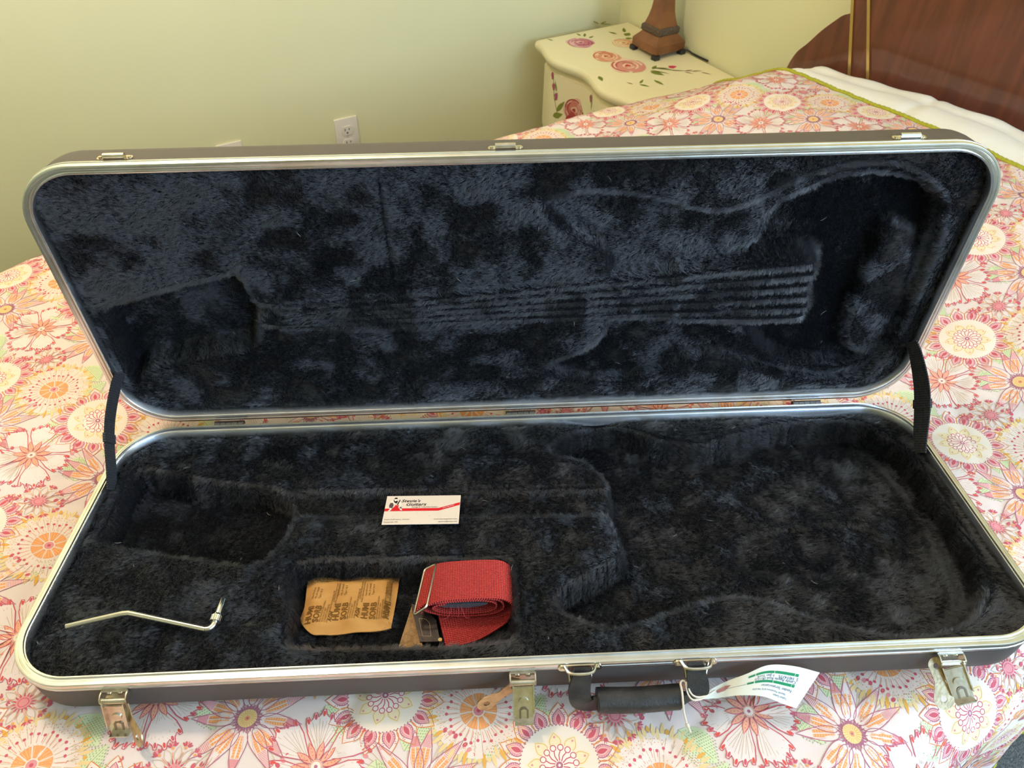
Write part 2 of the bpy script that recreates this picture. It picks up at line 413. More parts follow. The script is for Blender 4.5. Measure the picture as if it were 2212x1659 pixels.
def flower_ring(P):
    P.dot(0, 0, .046, rgb(235, 216, 203), 2, 32)
    for k in range(64):
        a = 2*PI*k/64; r0 = .042+.004*math.sin(k*1.7); r1 = .054+.003*math.sin(k*2.9)
        P.fill(petal(a, r0, r1, .0042, 5, .8), YEL if k % 4 else rgb(228, 170, 84), 3)
        if k % 2 == 0: P.stroke([pol(.019, a), pol(.030, a+.03*math.sin(k)), pol(.043, a)], .00055, TAN, 3)
        P.dot(*pol(.040+.002*math.cos(k*3), a), .0007, ORNG, 4, 5); P.dot(*pol(.0365+.002*math.cos(k*3), a), .00055, ORNG, 4, 5)
        if k % 3 == 0: P.stroke([pol(.034, a), pol(.041, a+.06)], .0004, TAN, 3); P.stroke([pol(.034, a), pol(.041, a-.06)], .0004, TAN, 3)
    for k in range(30):
        a = 2*PI*k/30; r = .0305+.0018*math.sin(k*2.1)
        P.dot(*pol(r, a), .0017, CRIM, 5, 6); P.stroke([pol(.021, a), pol(r, a)], .0006, CORAL, 4)
    for k in range(9):
        a0 = 2*PI*k/9+.04; a1 = 2*PI*(k+1)/9-.04
        arc = [pol(.0065, a_) for a_ in np.linspace(a0+.08, a1-.08, 3)]+[pol(.0185, a_) for a_ in np.linspace(a1, a0, 5)]
        P.fill(arc, ORNG, 6)
        for a_ in np.linspace(a0+.1, a1-.1, 3): P.stroke([pol(.0085, a_), pol(.0175, a_)], .0006, rgb(246, 190, 130), 7)
    P.dot(0, 0, .0062, rgb(250, 226, 200), 7, 12); P.dot(0, 0, .0052, PINK, 8, 12); P.dot(0, 0, .002, CRIM, 9, 8)
def flower_medal(P):
    for k in range(15):
        a = 2*PI*k/15+.1
        P.fill(petal(a, .033, .060, .0195, 10, .75), rgb(243, 219, 205), 2); P.stroke(petal(a, .033, .060, .0195, 10, .75), .0008, rgb(222, 132, 78), 4, True)
        P.fill(petal(a, .035, .054, .0125, 7, .8), PALEP, 3); P.stroke(petal(a, .035, .054, .0125, 7, .8), .0009, PLUM, 5, True)
        P.fill(petal(a, .038, .049, .0048, 6, .9), CRIM, 6); P.stroke(petal(a, .037, .0515, .0088, 6, .85), .0007, PINK, 5, True)
        for s_ in (-1, 1):
            for q in np.linspace(.039, .050, 6): P.stroke([pol(q, a+s_*.10), pol(q+.001, a+s_*.145)], .0005, PLUM, 6)
    P.dot(0, 0, .038, CREAM, 7, 40)
    for k in range(64): P.dot(*pol(.0375, 2*PI*k/64), .0008, PLUM, 8, 5)
    for k in range(9):
        a = 2*PI*k/9
        P.fill(petal(a, .012, .032, .014, 7, .9), rgb(240, 219, 178), 8); P.stroke(petal(a, .014, .030, .011, 7, .9), .0006, rgb(222, 178, 96), 9, True)
        P.dot(*pol(.026, a), .0012, PINK, 10, 6)
    P.dot(0, 0, .0185, rgb(245, 226, 210), 10, 24)
    for k in range(14):
        a = 2*PI*k/14
        P.stroke([pol(.004, a), pol(.009, a+.12), pol(.0135, a)], .001, CRIM, 11)
        c = pol(.0162, a); P.stroke([c+pol(.0028, q) for q in np.arange(8)*2*PI/8], .0009, CRIM, 11, True)
    P.dot(0, 0, .0035, PLUM, 12, 9); P.dot(0, 0, .0014, CREAM, 13, 6)
def flower_carnation(P):
    n = 7; rr = random.Random(3)
    for k in range(n):
        a = 2*PI*k/n+.15; hw = PI/n*.9; L_ = .054+.005*math.sin(k*2.2)
        out = [pol(.008, a)]; m = 5
        out.append(pol(L_*.62, a-hw))
        for j in range(m):
            b0 = a-hw+2*hw*j/m; b1 = a-hw+2*hw*(j+1)/m; rj = L_*(1-.14*abs((j+.5)/m-.5)*2)
            out += [pol(rj*.93, b0+.03), pol(rj*1.02, b0*.65+b1*.35), pol(rj*1.02, b0*.35+b1*.65), pol(rj*.93, b1-.03)]
            c = pol(rj*.94, (b0+b1)/2); P.dot(*c, .0031, CRIM if j % 2 else rgb(222, 92, 80), 4, 7, .0014, (b0+b1)/2)
            P.stroke([pol(.014, a+(j-2)*.05), pol(rj*.8, (b0+b1)/2)], .0005, TAN, 3); P.stroke([pol(.022, a+(j-1.5)*.07), pol(rj*.86, b1)], .0004, TAN, 3)
        out.append(pol(L_*.62, a+hw))
        P.fill(out, rgb(234, 218, 210), 2, 2, pol(.034, a)); P.stroke(out, .00105, CRIM, 5, True)
    for k in range(11):
        a = 2*PI*k/11; P.fill(petal(a, .005, .024, .0062, 6, .9), SALM, 6); [P.dot(*pol(q, a), .0005, CRIM, 8, 5) for q in (.011, .0145, .018)]; P.stroke(petal(a, .005, .024, .0062, 6, .9), .0007, CRIM, 7, True)
    P.dot(0, 0, .006, CREAM, 8, 12); P.stroke([pol(.0052, q) for q in np.arange(12)*2*PI/12], .0008, CORAL, 9, True); P.dot(0, 0, .0018, PLUM, 9, 7)
def flower_burst(P):
    for k in range(11):
        a = 2*PI*k/11
        P.stroke(petal(a+.28, .009, .024, .007, 5, .9), .0006, TAN, 2, True)
        P.stroke([pol(.008, a), pol(.018, a)], .0006, CORAL, 3)
        c = pol(.022, a)
        for q in (-.9, -.45, 0, .45, .9):
            P.dot(*(c+pol(.0045, a+q)), .0026, CRIM if abs(q) > .3 else PINK, 4, 6, .001, a+q)
        P.dot(*c, .0016, ORNG, 5, 6)
    for k in range(16): P.fill(petal(2*PI*k/16, .006, .012, .0018, 4), CRIM, 4)
    P.dot(0, 0, .0072, PINK, 6, 14); P.stroke([pol(.005, q) for q in np.arange(10)*2*PI/10], .0008, CRIM, 7, True)
def flower_tiny(P):
    for k in range(8): P.fill(petal(2*PI*k/8, 0, .0085, .0035, 5), CRIM, 3)
    P.dot(0, 0, .0025, PINK, 4, 8)
    for k in range(7):
        c = pol(.0175, 2*PI*k/7+.3)
        for q in (-.7, 0, .7): P.dot(*(c+pol(.003, 2*PI*k/7+.3+q)), .0021, CRIM, 3, 5, .0009, 2*PI*k/7+.3+q)
def leaf(P, p0, p1, w):
    p0 = np.array(p0); p1 = np.array(p1); d = p1-p0; L_ = np.linalg.norm(d); a = math.atan2(d[1], d[0])
    cr, sr = math.cos(a), math.sin(a); Rm = np.array([[cr, sr], [-sr, cr]])
    w *= 1.3; q = petal(0, 0, L_, w, 12, .8); P.fill(q@Rm+p0, LEAF, 0, 2)
    P.stroke([np.array([L_*k/8, 0])@Rm+p0 for k in range(8)], .0006, LEAFD, 1)
    n = max(6, int(L_/.0030))
    for i in range(1, n):
        t_ = i/n; h = math.sin(PI*t_**.8)*w/2
        for s_ in (-1, 1):
            for j in range(1, 9):
                if j*.0022 > h: break
                c = np.array([t_*L_+j*.0010, s_*j*.0022]); e = c+np.array([.0013, s_*.0006])
                P.stroke([c@Rm+p0, e@Rm+p0], .0008, LEAFD, 1)
LA = np.array([.04486, .2687]); LR = np.array([.15963, .12283])
CELL = Print()
def sub(fn, off, rot):
    P = Print(); fn(P); v, l, c, t_ = P.arrays(); cr, sr = math.cos(rot), math.sin(rot)
    CELL.v.append(v@np.array([[cr, sr], [-sr, cr]])+np.array(off)); CELL.l.append(l); CELL.c.append(c); CELL.t.append(t_+CELL.n); CELL.n += len(v)
def red(p):
    """shift a point by whole repeats next to the first cell"""
    k = np.round(np.linalg.solve(np.stack([LA, LR], 1), np.array(p)-np.array([-.33, .54]))); return k[0]*LA+k[1]*LR
for q0, q1, w in [((-.1833, .0552), (-.1885, .0975), .030), ((-.14, .0165), (-.09, .0469), .028), ((-.0847, -.0271), (-.0526, -.0057), .022), ((-.0311, -.025), (.0123, -.0286), .015),
                  ((-.0279, -.0196), (.0063, -.0024), .017), ((.2228, -.1454), (.2116, -.1839), .026), ((.0998, -.101), (.1126, -.1448), .026)]:
    s_ = red(q0); leaf(CELL, np.array(q0)-s_, np.array(q1)-s_, w)
for fn, o_, rot in ((flower_star, (-.3301, .539), .3), (flower_ring, (-.4489, .1836), 0), (flower_medal, (-.0184, -.0696), .5), (flower_carnation, (.1712, -.123), .9), (flower_burst, (-.4499, .2559), .2),
                    (flower_tiny, (.0245, -.0411), 0)):
    sub(fn, np.array(o_)-red(o_), rot)
cv, cl, cc, ct = CELL.arrays()
pv, pl, pc, pt = [], [], [], []; n = 0
for i in range(-14, 15):
    for j in range(-16, 20):
        o_ = i*LA+j*LR; c = np.array([-.33, .54])+o_
        if not (QU0-.15 < c[0] < HEM_U+.15 and QV0-.15 < c[1] < QV1+.15): continue
        pv.append(cv+o_); pl.append(cl); pc.append(cc); pt.append(ct+n); n += len(cv)
pv = np.concatenate(pv); pl = np.concatenate(pl); pc = np.concatenate(pc); pt = np.concatenate(pt)
tu = pv[pt][:, :, 0]; tv = pv[pt][:, :, 1]
lx = MC[0, 0]*tu+MC[1, 0]*tv; ly = MC[0, 1]*tu+MC[1, 1]*tv     # nothing is drawn where the case lies on the quilt
under = ((np.abs(lx) < .40) & (ly > .075) & (ly < .29)).all(1)
ok = (tu.max(1) < HEM_U-.004) & (tu.min(1) > QU0+.004) & (tv.min(1) > QV0+.004) & (tv.max(1) < QV1-.004) & ~under
pt = pt[ok]; used = np.zeros(len(pv), bool); used[pt.ravel()] = True
remap = np.cumsum(used)-1; pt = remap[pt]; pv = pv[used]; pl = pl[used]; pc = pc[used]
pr = big_mesh('printed_flowers', quilt_pos(pv[:, 0], pv[:, 1], .00036+pl*.00004), pt, mat('quilt_print', (1, 1, 1), .85, vcol='Col', spec=.2), quilt, True, pc)
pr['kind'] = 'stuff'

# ---- green hem binding, a puckered roll along the head edge and the bottom edges
M_HEM = mat('olive_green_binding', rgb(182, 178, 44), .8, var=(300, rgb(160, 158, 40)))
def hem(uu, vv):
    k = len(uu); uu = np.asarray(uu); vv = np.asarray(vv); c = quilt_pos(uu, vv, .0015); nn = cloth_normal(uu, vv)
    d = np.gradient(c, axis=0); d /= np.linalg.norm(d, axis=1)[:, None]; s_ = np.cross(d, nn); rings = []
    ph = np.cumsum(np.concatenate([[0], np.linalg.norm(np.diff(c, axis=0), axis=1)]))
    amp = 1+.22*np.sin(ph*2*PI/.011+2*np.sin(ph*40))
    for a in np.arange(8)*2*PI/8: rings.append(c+s_*(.0062*math.cos(a))+nn*((.0034*math.sin(a))*amp)[:, None])
    v = np.stack(rings, 1).reshape(-1, 3); f = []
    for i in range(k-1):
        for j in range(8): f.append((i*8+j, i*8+(j+1) % 8, (i+1)*8+(j+1) % 8, (i+1)*8+j))
    return mesh_obj('hem', v, f, M_HEM, quilt, 180)
n = 620; hem(np.full(n, HEM_U), np.linspace(QV0, QV1, n)); hem(np.linspace(QU0, HEM_U, 700), np.full(700, QV0))

# ---- white comforter under the quilt, mattress and headboard
M_WHITE = mat('white_comforter', rgb(244, 238, 224), .9, spec=.2, bump=(35, .25, .006), sheen=.1)
us2 = np.linspace(-.70, 1.385, 230); vs2 = np.linspace(-.40, 1.28, 180); U2, V2 = np.meshgrid(us2, vs2, indexing='ij')
sink = .010-.018*sstep(1.225, 1.30, U2)
seam = np.exp(-((U2-1.335-.004*np.sin(V2*30))/.010)**2)*.005+np.exp(-(np.abs(((V2-.12) % .33)-.165)/.010)**2)*.004+np.exp(-((U2-1.262)/.006)**2)*.003
vis = sstep(1.235, 1.27, U2)
edge = .030*sstep(1.365, 1.388, U2)
pos2 = cloth(U2, V2); pos2[..., 2] += -sink-seam*vis-edge-.030*sstep(.6, 1.0, V2)*sstep(1.25, 1.33, U2)+vis*(.006*(fbm(U2, V2, 14, 5, 3)-.5)+.0018*np.sin(V2*46+9*np.sin(U2*9))*sstep(1.31, 1.37, U2))
comf = big_mesh('comforter', pos2.reshape(-1, 3), grid_faces(len(us2), len(vs2)), M_WHITE)
tag(comf, 'white quilted comforter showing between the quilt hem and the dark headboard', 'comforter')

M_WOOD = mat('glossy_mahogany', rgb(96, 48, 30), .22, spec=.5, coat=.6)
def wood_grain(m, c0, c1, scale):
    nt = m.node_tree; b = nt.nodes['Principled BSDF']; tc = nt.nodes.new('ShaderNodeTexCoord'); mp = nt.nodes.new('ShaderNodeMapping'); mp.inputs['Scale'].default_value = scale
    n1 = nt.nodes.new('ShaderNodeTexNoise'); n1.inputs['Scale'].default_value = 1; n1.inputs['Detail'].default_value = 8; n1.inputs['Distortion'].default_value = .6
    r = nt.nodes.new('ShaderNodeValToRGB'); r.color_ramp.elements[0].color = (*c0, 1); r.color_ramp.elements[1].color = (*c1, 1); r.color_ramp.elements[0].position = .36; r.color_ramp.elements[1].position = .68
    nt.links.new(tc.outputs['Object'], mp.inputs['Vector']); nt.links.new(mp.outputs[0], n1.inputs['Vector']); nt.links.new(n1.outputs['Fac'], r.inputs['Fac']); nt.links.new(r.outputs['Color'], b.inputs['Base Color'])
wood_grain(M_WOOD, rgb(92, 48, 32), rgb(116, 62, 42), (8, 30, 3))
M_BRASS = mat('brass_strip', rgb(226, 196, 128), .25, 1)
bed = tag(empty('bed', (.39, .43, 0)), 'bed with glossy dark red-brown headboard and brass inlay strips', 'bed')
def loc(b): return [(x-.39, y-.43, z) for x, y, z in b]
def bedpart(mb, name, m, sm=None):
    mb.v = loc(mb.v); return mb.build(name, m, bed, sm)
bedpart(MB().box(BED['x0']+.08, 1.37, BED['y0']+.07, BED['y1']-.08, .30, .535, .04), 'mattress', mat('mattress_ticking', rgb(226, 222, 212), .9), 40)
bedpart(MB().box(BED['x0']+.08, 1.37, BED['y0']+.07, BED['y1']-.08, .10, .298, .02), 'box_spring', mat('box_spring_cloth', rgb(200, 196, 188), .9), 40)
for x in (-.5, 1.3):
    for y in (-.15, 1.0): bedpart(MB().box(x-.03, x+.03, y-.03, y+.03, 0, .102), 'leg', M_WOOD)
yc = .43; x0, x1 = 1.402, 1.464
def yz(poly, name, m, a, b, sm=None): return bedpart(MB().prism(poly, a, b, lambda x, y, z: (z, x, y)), name, m, sm)
# the brass strips fan outwards; two of them flank a narrow band on each side of the tall panel
def strip_y(k, z): return (.438+.347*(z-.726)) if k == 0 else (.390+.41*(z-.741))
ztop = 1.06
top = [(yc+strip_y(0, ztop)*math.cos(PI*k/24), ztop+.16*math.sin(PI*k/24)) for k in range(25)]
yz([(yc+strip_y(0, .25), .25)]+top+[(yc-strip_y(0, .25), .25)], 'headboard_panel', M_WOOD, x0, x1)
for s_ in (1, -1):
    arc = [(yc+s_*q, z) for q, z in ((.640, .25), (.636, .60), (.622, .670), (.605, .712), (.579, .743), (.550, .781), (.519, .814), (.502, .830), (strip_y(0, .842), .842))]
    arc = [arc[0]]+[tuple(q)[:2] for q in smooth_open([(a_, b_, 0) for a_, b_ in arc[1:]], 5)]
    yz([(yc+s_*strip_y(0, .25), .25)]+arc, 'headboard_wing', M_WOOD, x0+.001, x0+.014)
    for k in (0, 1):
        zt = ztop+(.0 if k == 0 else .045); w = .0042
        yz([(yc+s_*(strip_y(k, .55)-w), .55), (yc+s_*(strip_y(k, .55)+w), .55), (yc+s_*(strip_y(k, zt)+w), zt), (yc+s_*(strip_y(k, zt)-w), zt)], 'brass_strip', M_BRASS, x0-.004, x0+.001)

# ------------------------------------------------------------------ nightstand with painted roses, table lamp
NX0, NX1, NY0, NY1, NZ = 1.083, 1.458, 1.235, 1.775, .557
M_NS = mat('cream_painted_wood', rgb(240, 228, 186), .42, bump=(60, .05, .002))
ns = tag(empty('nightstand', ((NX0+NX1)/2, (NY0+NY1)/2, 0)), 'cream nightstand with painted pink roses standing in the room corner', 'nightstand')
def nsl(mb): mb.v = [(x-(NX0+NX1)/2, y-(NY0+NY1)/2, z) for x, y, z in mb.v]; return mb
def front_x(y):
    t_ = (y-NY0)/(NY1-NY0); return NX0+.010+.016*math.cos(2*PI*(t_-.5)*2)*(1-abs(2*t_-1)**4)-.012*math.sin(PI*t_)
def outline(ins):
    ys = np.linspace(NY0+ins, NY1-ins, 40); q = []
    for y in ys[::-1]:
        k = min(y-NY0-ins, NY1-ins-y); q.append((front_x(y)+ins+.012*max(0, 1-k/.02)**2, y))
    return q+[(NX1-ins*.3, NY0+ins), (NX1-ins*.3, NY1-ins)]
rs = []
for ins, z in ((.016, NZ-.034), (.008, NZ-.030), (.003, NZ-.022), (.000, NZ-.014), (.001, NZ-.006), (.005, NZ-.001), (.009, NZ)): rs.append([(x, y, z) for x, y in outline(ins)])
nsl(MB().rings(rs, True, True)).build('top', M_NS, ns, 35)
rs = [[(x, y, z) for x, y in outline(.026)] for z in (.10, NZ-.032)]
nsl(MB().rings(rs, True, True)).build('cabinet', M_NS, ns, 35)
for z0, z1 in ((.315, .505), (.115, .300)):
    ys = np.linspace(NY0+.055, NY1-.055, 30); b = MB()
    for a, (ya, yb) in enumerate(zip(ys[:-1], ys[1:])):
        pass
    r0 = [(front_x(y)+.026-.010, y, z0) for y in ys]+[(front_x(y)+.028, y, z0) for y in ys[::-1]]
    dr = nsl(MB().rings([r0, [(x, y, z1) for x, y, _ in r0]], True, True)).build('drawer', M_NS, ns, 35)
    nsl(MB().tube([(front_x(1.505)+.016, 1.505, (z0+z1)/2), (front_x(1.505)-.004, 1.505, (z0+z1)/2), (front_x(1.505)-.014, 1.505, (z0+z1)/2)], [.006, .008, .013], 14)).build('knob', M_NS, dr, 50)
for x in (NX0+.06, NX1-.04):
    for y in (NY0+.06, NY1-.06): nsl(MB().box(x-.02, x+.02, y-.02, y+.02, 0, .101, .004)).build('leg', M_NS, ns)
RP = rgb(222, 150, 134); RD = rgb(196, 104, 92); RL = rgb(244, 206, 178); RR = rgb(206, 72, 66); RV = rgb(206, 128, 138); RVD = rgb(178, 92, 112); GL = rgb(132, 138, 62); GD = rgb(92, 104, 56)
def blob(P, x, y, r, col, layer, ecc=1.0, rot=0, seed=0, wob=.12):
    q = []
    for k in range(22):
        a = 2*PI*k/22; rr = r*(1+wob*math.sin(3*a+seed)+wob*.6*math.sin(5*a+seed*2)); v = np.array([rr*math.cos(a), rr*ecc*math.sin(a)])
        q.append((v[0]*math.cos(rot)-v[1]*math.sin(rot)+x, v[0]*math.sin(rot)+v[1]*math.cos(rot)+y))
    P.fill(q, col, layer)
def arcs(P, x, y, r, a0, a1, w, col, layer):
    aa = np.linspace(a0, a1, 12); q = [(x+r*math.cos(a), y+r*math.sin(a)) for a in aa]; P.stroke(q, w, col, layer)
def rose(P, x, y, r, c=(RP, RD, RL, RR), seed=0):
    P_, D_, L_, R_ = c
    blob(P, x, y, r, L_, 1, seed=seed); blob(P, x+.1*r, y-.15*r, r*.82, P_, 2, seed=seed+1)
    for k in range(9): arcs(P, x, y, r*(.34+.075*k), k*2.4+seed, k*2.4+seed+1.5+.1*k, r*.11, (L_, D_, P_)[k % 3], 3+k*.2)
    blob(P, x, y+.05*r, r*.3, L_, 6, .8, seed=seed); blob(P, x, y, r*.18, R_, 7, .8, seed=seed, wob=.2)
def lf(P, x, y, L_, a, w, col=GL, layer=1):
    d = np.array([math.cos(a), math.sin(a)]); q = petal(a, 0, L_, w, 8, .8)+np.array([x, y]); P.fill(q, col, layer); P.stroke([(x, y), tuple(np.array([x, y])+d*L_)], .0015, GD, layer+.5)
ocx, ocy = (NX0+NX1)/2, (NY0+NY1)/2
on_top = lambda v, l: np.stack([v[:, 0]-ocx, v[:, 1]-ocy, NZ+.0004+l*.00008], 1)
for x, y, r, c_, k in ((1.216, 1.690, .040, (RV, RVD, rgb(232, 190, 190), RVD), 1), (1.333, 1.628, .036, (rgb(240, 196, 150), rgb(214, 140, 100), rgb(244, 222, 180), rgb(222, 140, 90)), 2),
        (1.222, 1.566, .042, (rgb(230, 160, 126), rgb(206, 112, 84), rgb(244, 208, 170), rgb(204, 92, 70)), 3), (1.236, 1.478, .052, (RP, RD, RL, RR), 4)):
    P = Print(); rose(P, x, y, r, c_, k); P.build('painted_rose', M_PRINT, ns, on_top)
P = Print(); blob(P, 1.346, 1.410, .012, rgb(206, 72, 90), 2, .8, seed=2); P.build('painted_bud', M_PRINT, ns, on_top)
P = Print()
for x, y, L_, a, w in ((1.256, 1.728, .028, .9, .009), (1.262, 1.712, .024, .3, .008), (1.25, 1.74, .022, 1.6, .008), (1.365, 1.795, .035, .4, .010), (1.365, 1.795, .038, -.5, .010), (1.36, 1.80, .03, 1.5, .009),
    (1.15, 1.745, .022, 1.9, .006), (1.375, 1.675, .03, .5, .022), (1.36, 1.655, .024, -.3, .016), (1.39, 1.70, .04, 1.0, .012), (1.36, 1.70, .03, 2.0, .010), (1.29, 1.43, .05, -.5, .008), (1.30, 1.425, .06, -.8, .008),
    (1.285, 1.425, .03, .5, .012), (1.27, 1.415, .045, -1.2, .022), (1.275, 1.42, .055, -.95, .008), (1.118, 1.455, .035, -1.9, .014), (1.19, 1.36, .03, .6, .008), (1.185, 1.355, .03, -1.0, .010), (1.24, 1.36, .04, -1.5, .012)):
    lf(P, x, y, L_, a, w)
for x, y, L_, a in ((1.33, 1.39, .03, -.6), (1.36, 1.37, .026, -.2), (1.355, 1.365, .024, -1.1), (1.38, 1.36, .028, -.5), (1.395, 1.34, .03, -1.0), (1.17, 1.365, .02, 2.0)): lf(P, x, y, L_, a, .006, rgb(186, 128, 104))
P.stroke([(1.29, 1.43), (1.33, 1.395), (1.385, 1.35)], .002, GD, 1)
P.build('painted_leaves', M_PRINT, ns, on_top)['kind'] = 'stuff'
P = Print()      # on the drawer front: (y, z) print wrapped on the bowed front
rose(P, 1.545, .425, .036, (rgb(204, 128, 112), rgb(170, 70, 66), rgb(226, 186, 166), rgb(176, 56, 56)), 2); blob(P, 1.55, .385, .024, rgb(178, 74, 74), 6, 1.2, seed=3)
for x, y, L_, a, w in ((1.61, .40, .05, 2.2, .014), (1.62, .43, .03, 1.9, .009), (1.615, .46, .03, 1.3, .008), (1.625, .38, .045, 2.7, .018), (1.60, .37, .05, -1.9, .010), (1.46, .46, .05, 1.55, .006), (1.50, .42, .03, .6, .010), (1.40, .44, .045, .7, .014)): lf(P, x, y, L_, a, w)
for x, y in ((1.63, .47), (1.64, .50), (1.615, .445), (1.47, .49)): blob(P, x, y, .007, RVD, 2, 1.6, seed=1)
P.stroke([(1.60, .38), (1.625, .44), (1.635, .51)], .002, GD, 1)
P.build('painted_rose_spray', M_PRINT, ns, lambda v, l: np.stack([np.array([front_x(y) for y in v[:, 0]])+.016-.0006-l*.00008-ocx, v[:, 0]-ocy, v[:, 1]], 1))

M_LAMP = mat('brown_lamp_wood', rgb(134, 82, 44), .35, var=(14, rgb(104, 58, 30)), coat=.3)
M_CARVE = mat('dark_carved_resin', rgb(92, 74, 58), .45, bump=(160, 1.0, .006))
M_DARK = mat('black_foot', (.02, .02, .02), .4)
lamp = tag(empty('table_lamp', (1.383, 1.527, NZ)), 'brown wooden table lamp with square carved base on the nightstand', 'lamp')
lamp.rotation_euler = (0, 0, math.radians(2))
def sq(h, z, cut=.0):
    q = []
    for sx, sy in ((1, 1), (-1, 1), (-1, -1), (1, -1)): q.append((sx*h, sy*h, z))
    return q
for sx in (1, -1):
    for sy in (1, -1): MB().box(sx*.050-.010, sx*.050+.010, sy*.050-.010, sy*.050+.010, 0, .014, .003).build('foot', M_DARK, lamp)
MB().rings([sq(.053, .012), sq(.055, .016), sq(.055, .036), sq(.052, .040), sq(.036, .058)], True, True).build('plinth', M_LAMP, lamp)
MB().rings([sq(.037, .058), sq(.040, .062), sq(.040, .074), sq(.036, .079)], True, True).build('carved_band', M_CARVE, lamp)
MB().rings([sq(a, z) for a, z in ((.034, .079), (.028, .10), (.024, .12), (.021, .15), (.0195, .19), (.0205, .24), (.023, .30), (.020, .34))], True, True).build('column', M_LAMP, lamp)
MB().tube([(0, 0, .34), (0, 0, .42)], .006).build('stem', M_BRASS, lamp)
MB().rings([[(r*math.cos(a), r*math.sin(a), z) for a in np.arange(32)*2*PI/32] for r, z in ((.17, .42), (.10, .64))]).build('lamp_shade', mat('ivory_shade', rgb(232, 224, 204), .9), lamp, 180)
MB().tube(smooth_open([(.050, -.045, .010), (.062, -.062, .012), (.070, -.075, .006), (.073, -.10, .004), (.074, -.14, .004)], 6), .0028, 8).build('cord', M_DARK, lamp, 60)

# ------------------------------------------------------------------ guitar case
case = tag(empty('guitar_case'), 'open black guitar case with aluminium rims and dark plush lining on the bed', 'guitar case')
case.matrix_world = CASE_M
M_SHELL = mat('black_moulded_plastic', rgb(86, 78, 72), .48, bump=(900, .35, .0006), spec=.45)
M_ALU = mat('aluminium_rim', (.86, .87, .88), .26, 1, var=(26, (.76, .74, .70)), bump=(300, .06, .0004))
M_NICKEL = mat('tarnished_nickel', (.74, .69, .58), .26, 1, var=(90, (.58, .50, .38)), bump=(260, .12, .0008))
M_CHROME = mat('bright_chrome', (.82, .82, .80), .12, 1)
RC = .068
def rr(ins, z, nc=14, ne=30):
    R = max(RC-ins, .004); x0, x1, y0, y1 = -LEN/2+ins, LEN/2-ins, ins, WID-ins; q = []
    for cx_, cy_, a0 in ((x1-R, y0+R, -PI/2), (x1-R, y1-R, 0), (x0+R, y1-R, PI/2), (x0+R, y0+R, PI)):
        for k in range(nc+1): a = a0+PI/2*k/nc; q.append((cx_+R*math.cos(a), cy_+R*math.sin(a), z))
    return q
def shell(name, depth):
    prof = [(.0095, -.006), (.0030, -.008), (.0012, -.009), (.0012, -.014), (.0022, -.024), (.0034, -.036), (.0050, -depth+.012), (.0088, -depth+.005), (.016, -depth+.001), (.030, -depth)]
    return MB().rings([rr(i, z) for i, z in prof], True).build(name, M_SHELL, case, 50)
def rim(name, tongue):
    prof = [(.0014, -.0098), (.0, -.0098), (-.0004, -.0092), (-.0004, -.0068), (.0003, -.0062), (.0003, -.0052), (-.0004, -.0046), (-.0004, -.0012), (.0002, -.0002), (.0012, 0), (.0032, 0), (.0036, -.0006), (.0042, -.0006), (.0046, .0)]
    prof += ([(.0068, .0), (.0072, .0022), (.0084, .0022), (.0088, 0)] if tongue else [(.0064, .0), (.0066, -.002), (.0082, -.002), (.0084, 0)])+[(.0098, -.0002), (.0104, -.001), (.0104, -.016), (.0096, -.016)]
    return MB().rings([rr(i, z) for i, z in prof]).build(name, M_ALU, case, 40)
bs = shell('bottom_shell', DEPTH); br = rim('bottom_rim', True)
ls = shell('lid_shell', .055); lr = rim('lid_rim', False)
for o in (ls, lr): o.matrix_local = LID_M

BODY = [(.0999, .2394), (.0932, .2703), (.0763, .2938), (.0489, .303), (.0305, .3171), (.0371, .332), (.0624, .348), (.0989, .3592), (.1397, .3504), (.1769, .328), (.2095, .3181), (.2322, .3142), (.2775, .3317), (.3432, .3505), (.4064, .3556), (.4562, .3452), (.4824, .3115), (.4967, .2612), (.4985, .2076), (.4968, .1578), (.4921, .1098), (.4803, .0694), (.4567, .0429), (.426, .0266), (.3972, .0219), (.3695, .0217), (.3415, .0264), (.311, .0369), (.2717, .055), (.242, .0714), (.2133, .0776), (.1835, .0721), (.1487, .0623), (.1191, .0531), (.086, .0454), (.0529, .0526), (.0269, .0684), (.0191, .0844), (.03, .1012), (.0607, .1169), (.0844, .1309), (.1012, .1431), (.0978, .1689), (.092, .2035)]
HEAD = [(-.4811, .3109), (-.449, .3008), (-.3932, .2839), (-.3246, .2698), (-.2948, .2587), (-.2756, .2384), (-.2747, .1945), (-.2888, .1618), (-.3078, .1433), (-.3478, .1518), (-.3986, .1622), (-.4684, .1791), (-.4897, .189), (-.4934, .2059), (-.4938, .2499), (-.4951, .2935)]
NECK = [(-.2941, .255), (-.076, .2511), (.1068, .2406), (.1002, .1990), (-.0756, .2054), (-.2869, .2164)]
POCKET = [(-.2615, .1473), (-.1595, .1486), (-.0778, .1444), (-.0239, .1416), (-.0191, .1223), (-.0186, .0772), (-.0208, .0391), (-.0767, .0321), (-.1451, .0329), (-.2255, .0365), (-.2551, .0456), (-.2584, .089)]
LHEAD = [(-.4913, .1828), (-.4613, .1919), (-.4144, .207), (-.3436, .2241), (-.3236, .2265), (-.3152, .2032), (-.3093, .1825), (-.2758, .1741), (-.2742, .1548), (-.2824, .1421), (-.3137, .1397), (-.3319, .1103), (-.3974, .0984), (-.4659, .0816), (-.4892, .0623), (-.5007, .0794), (-.4994, .1178), (-.497, .1548)]
LRIBS = [(-.2842, .178), (-.0669, .1943), (.0965, .2063), (.3347, .2304), (.352, .1865), (.3568, .1362), (.2761, .1321), (.1015, .1415), (-.2838, .1406)]
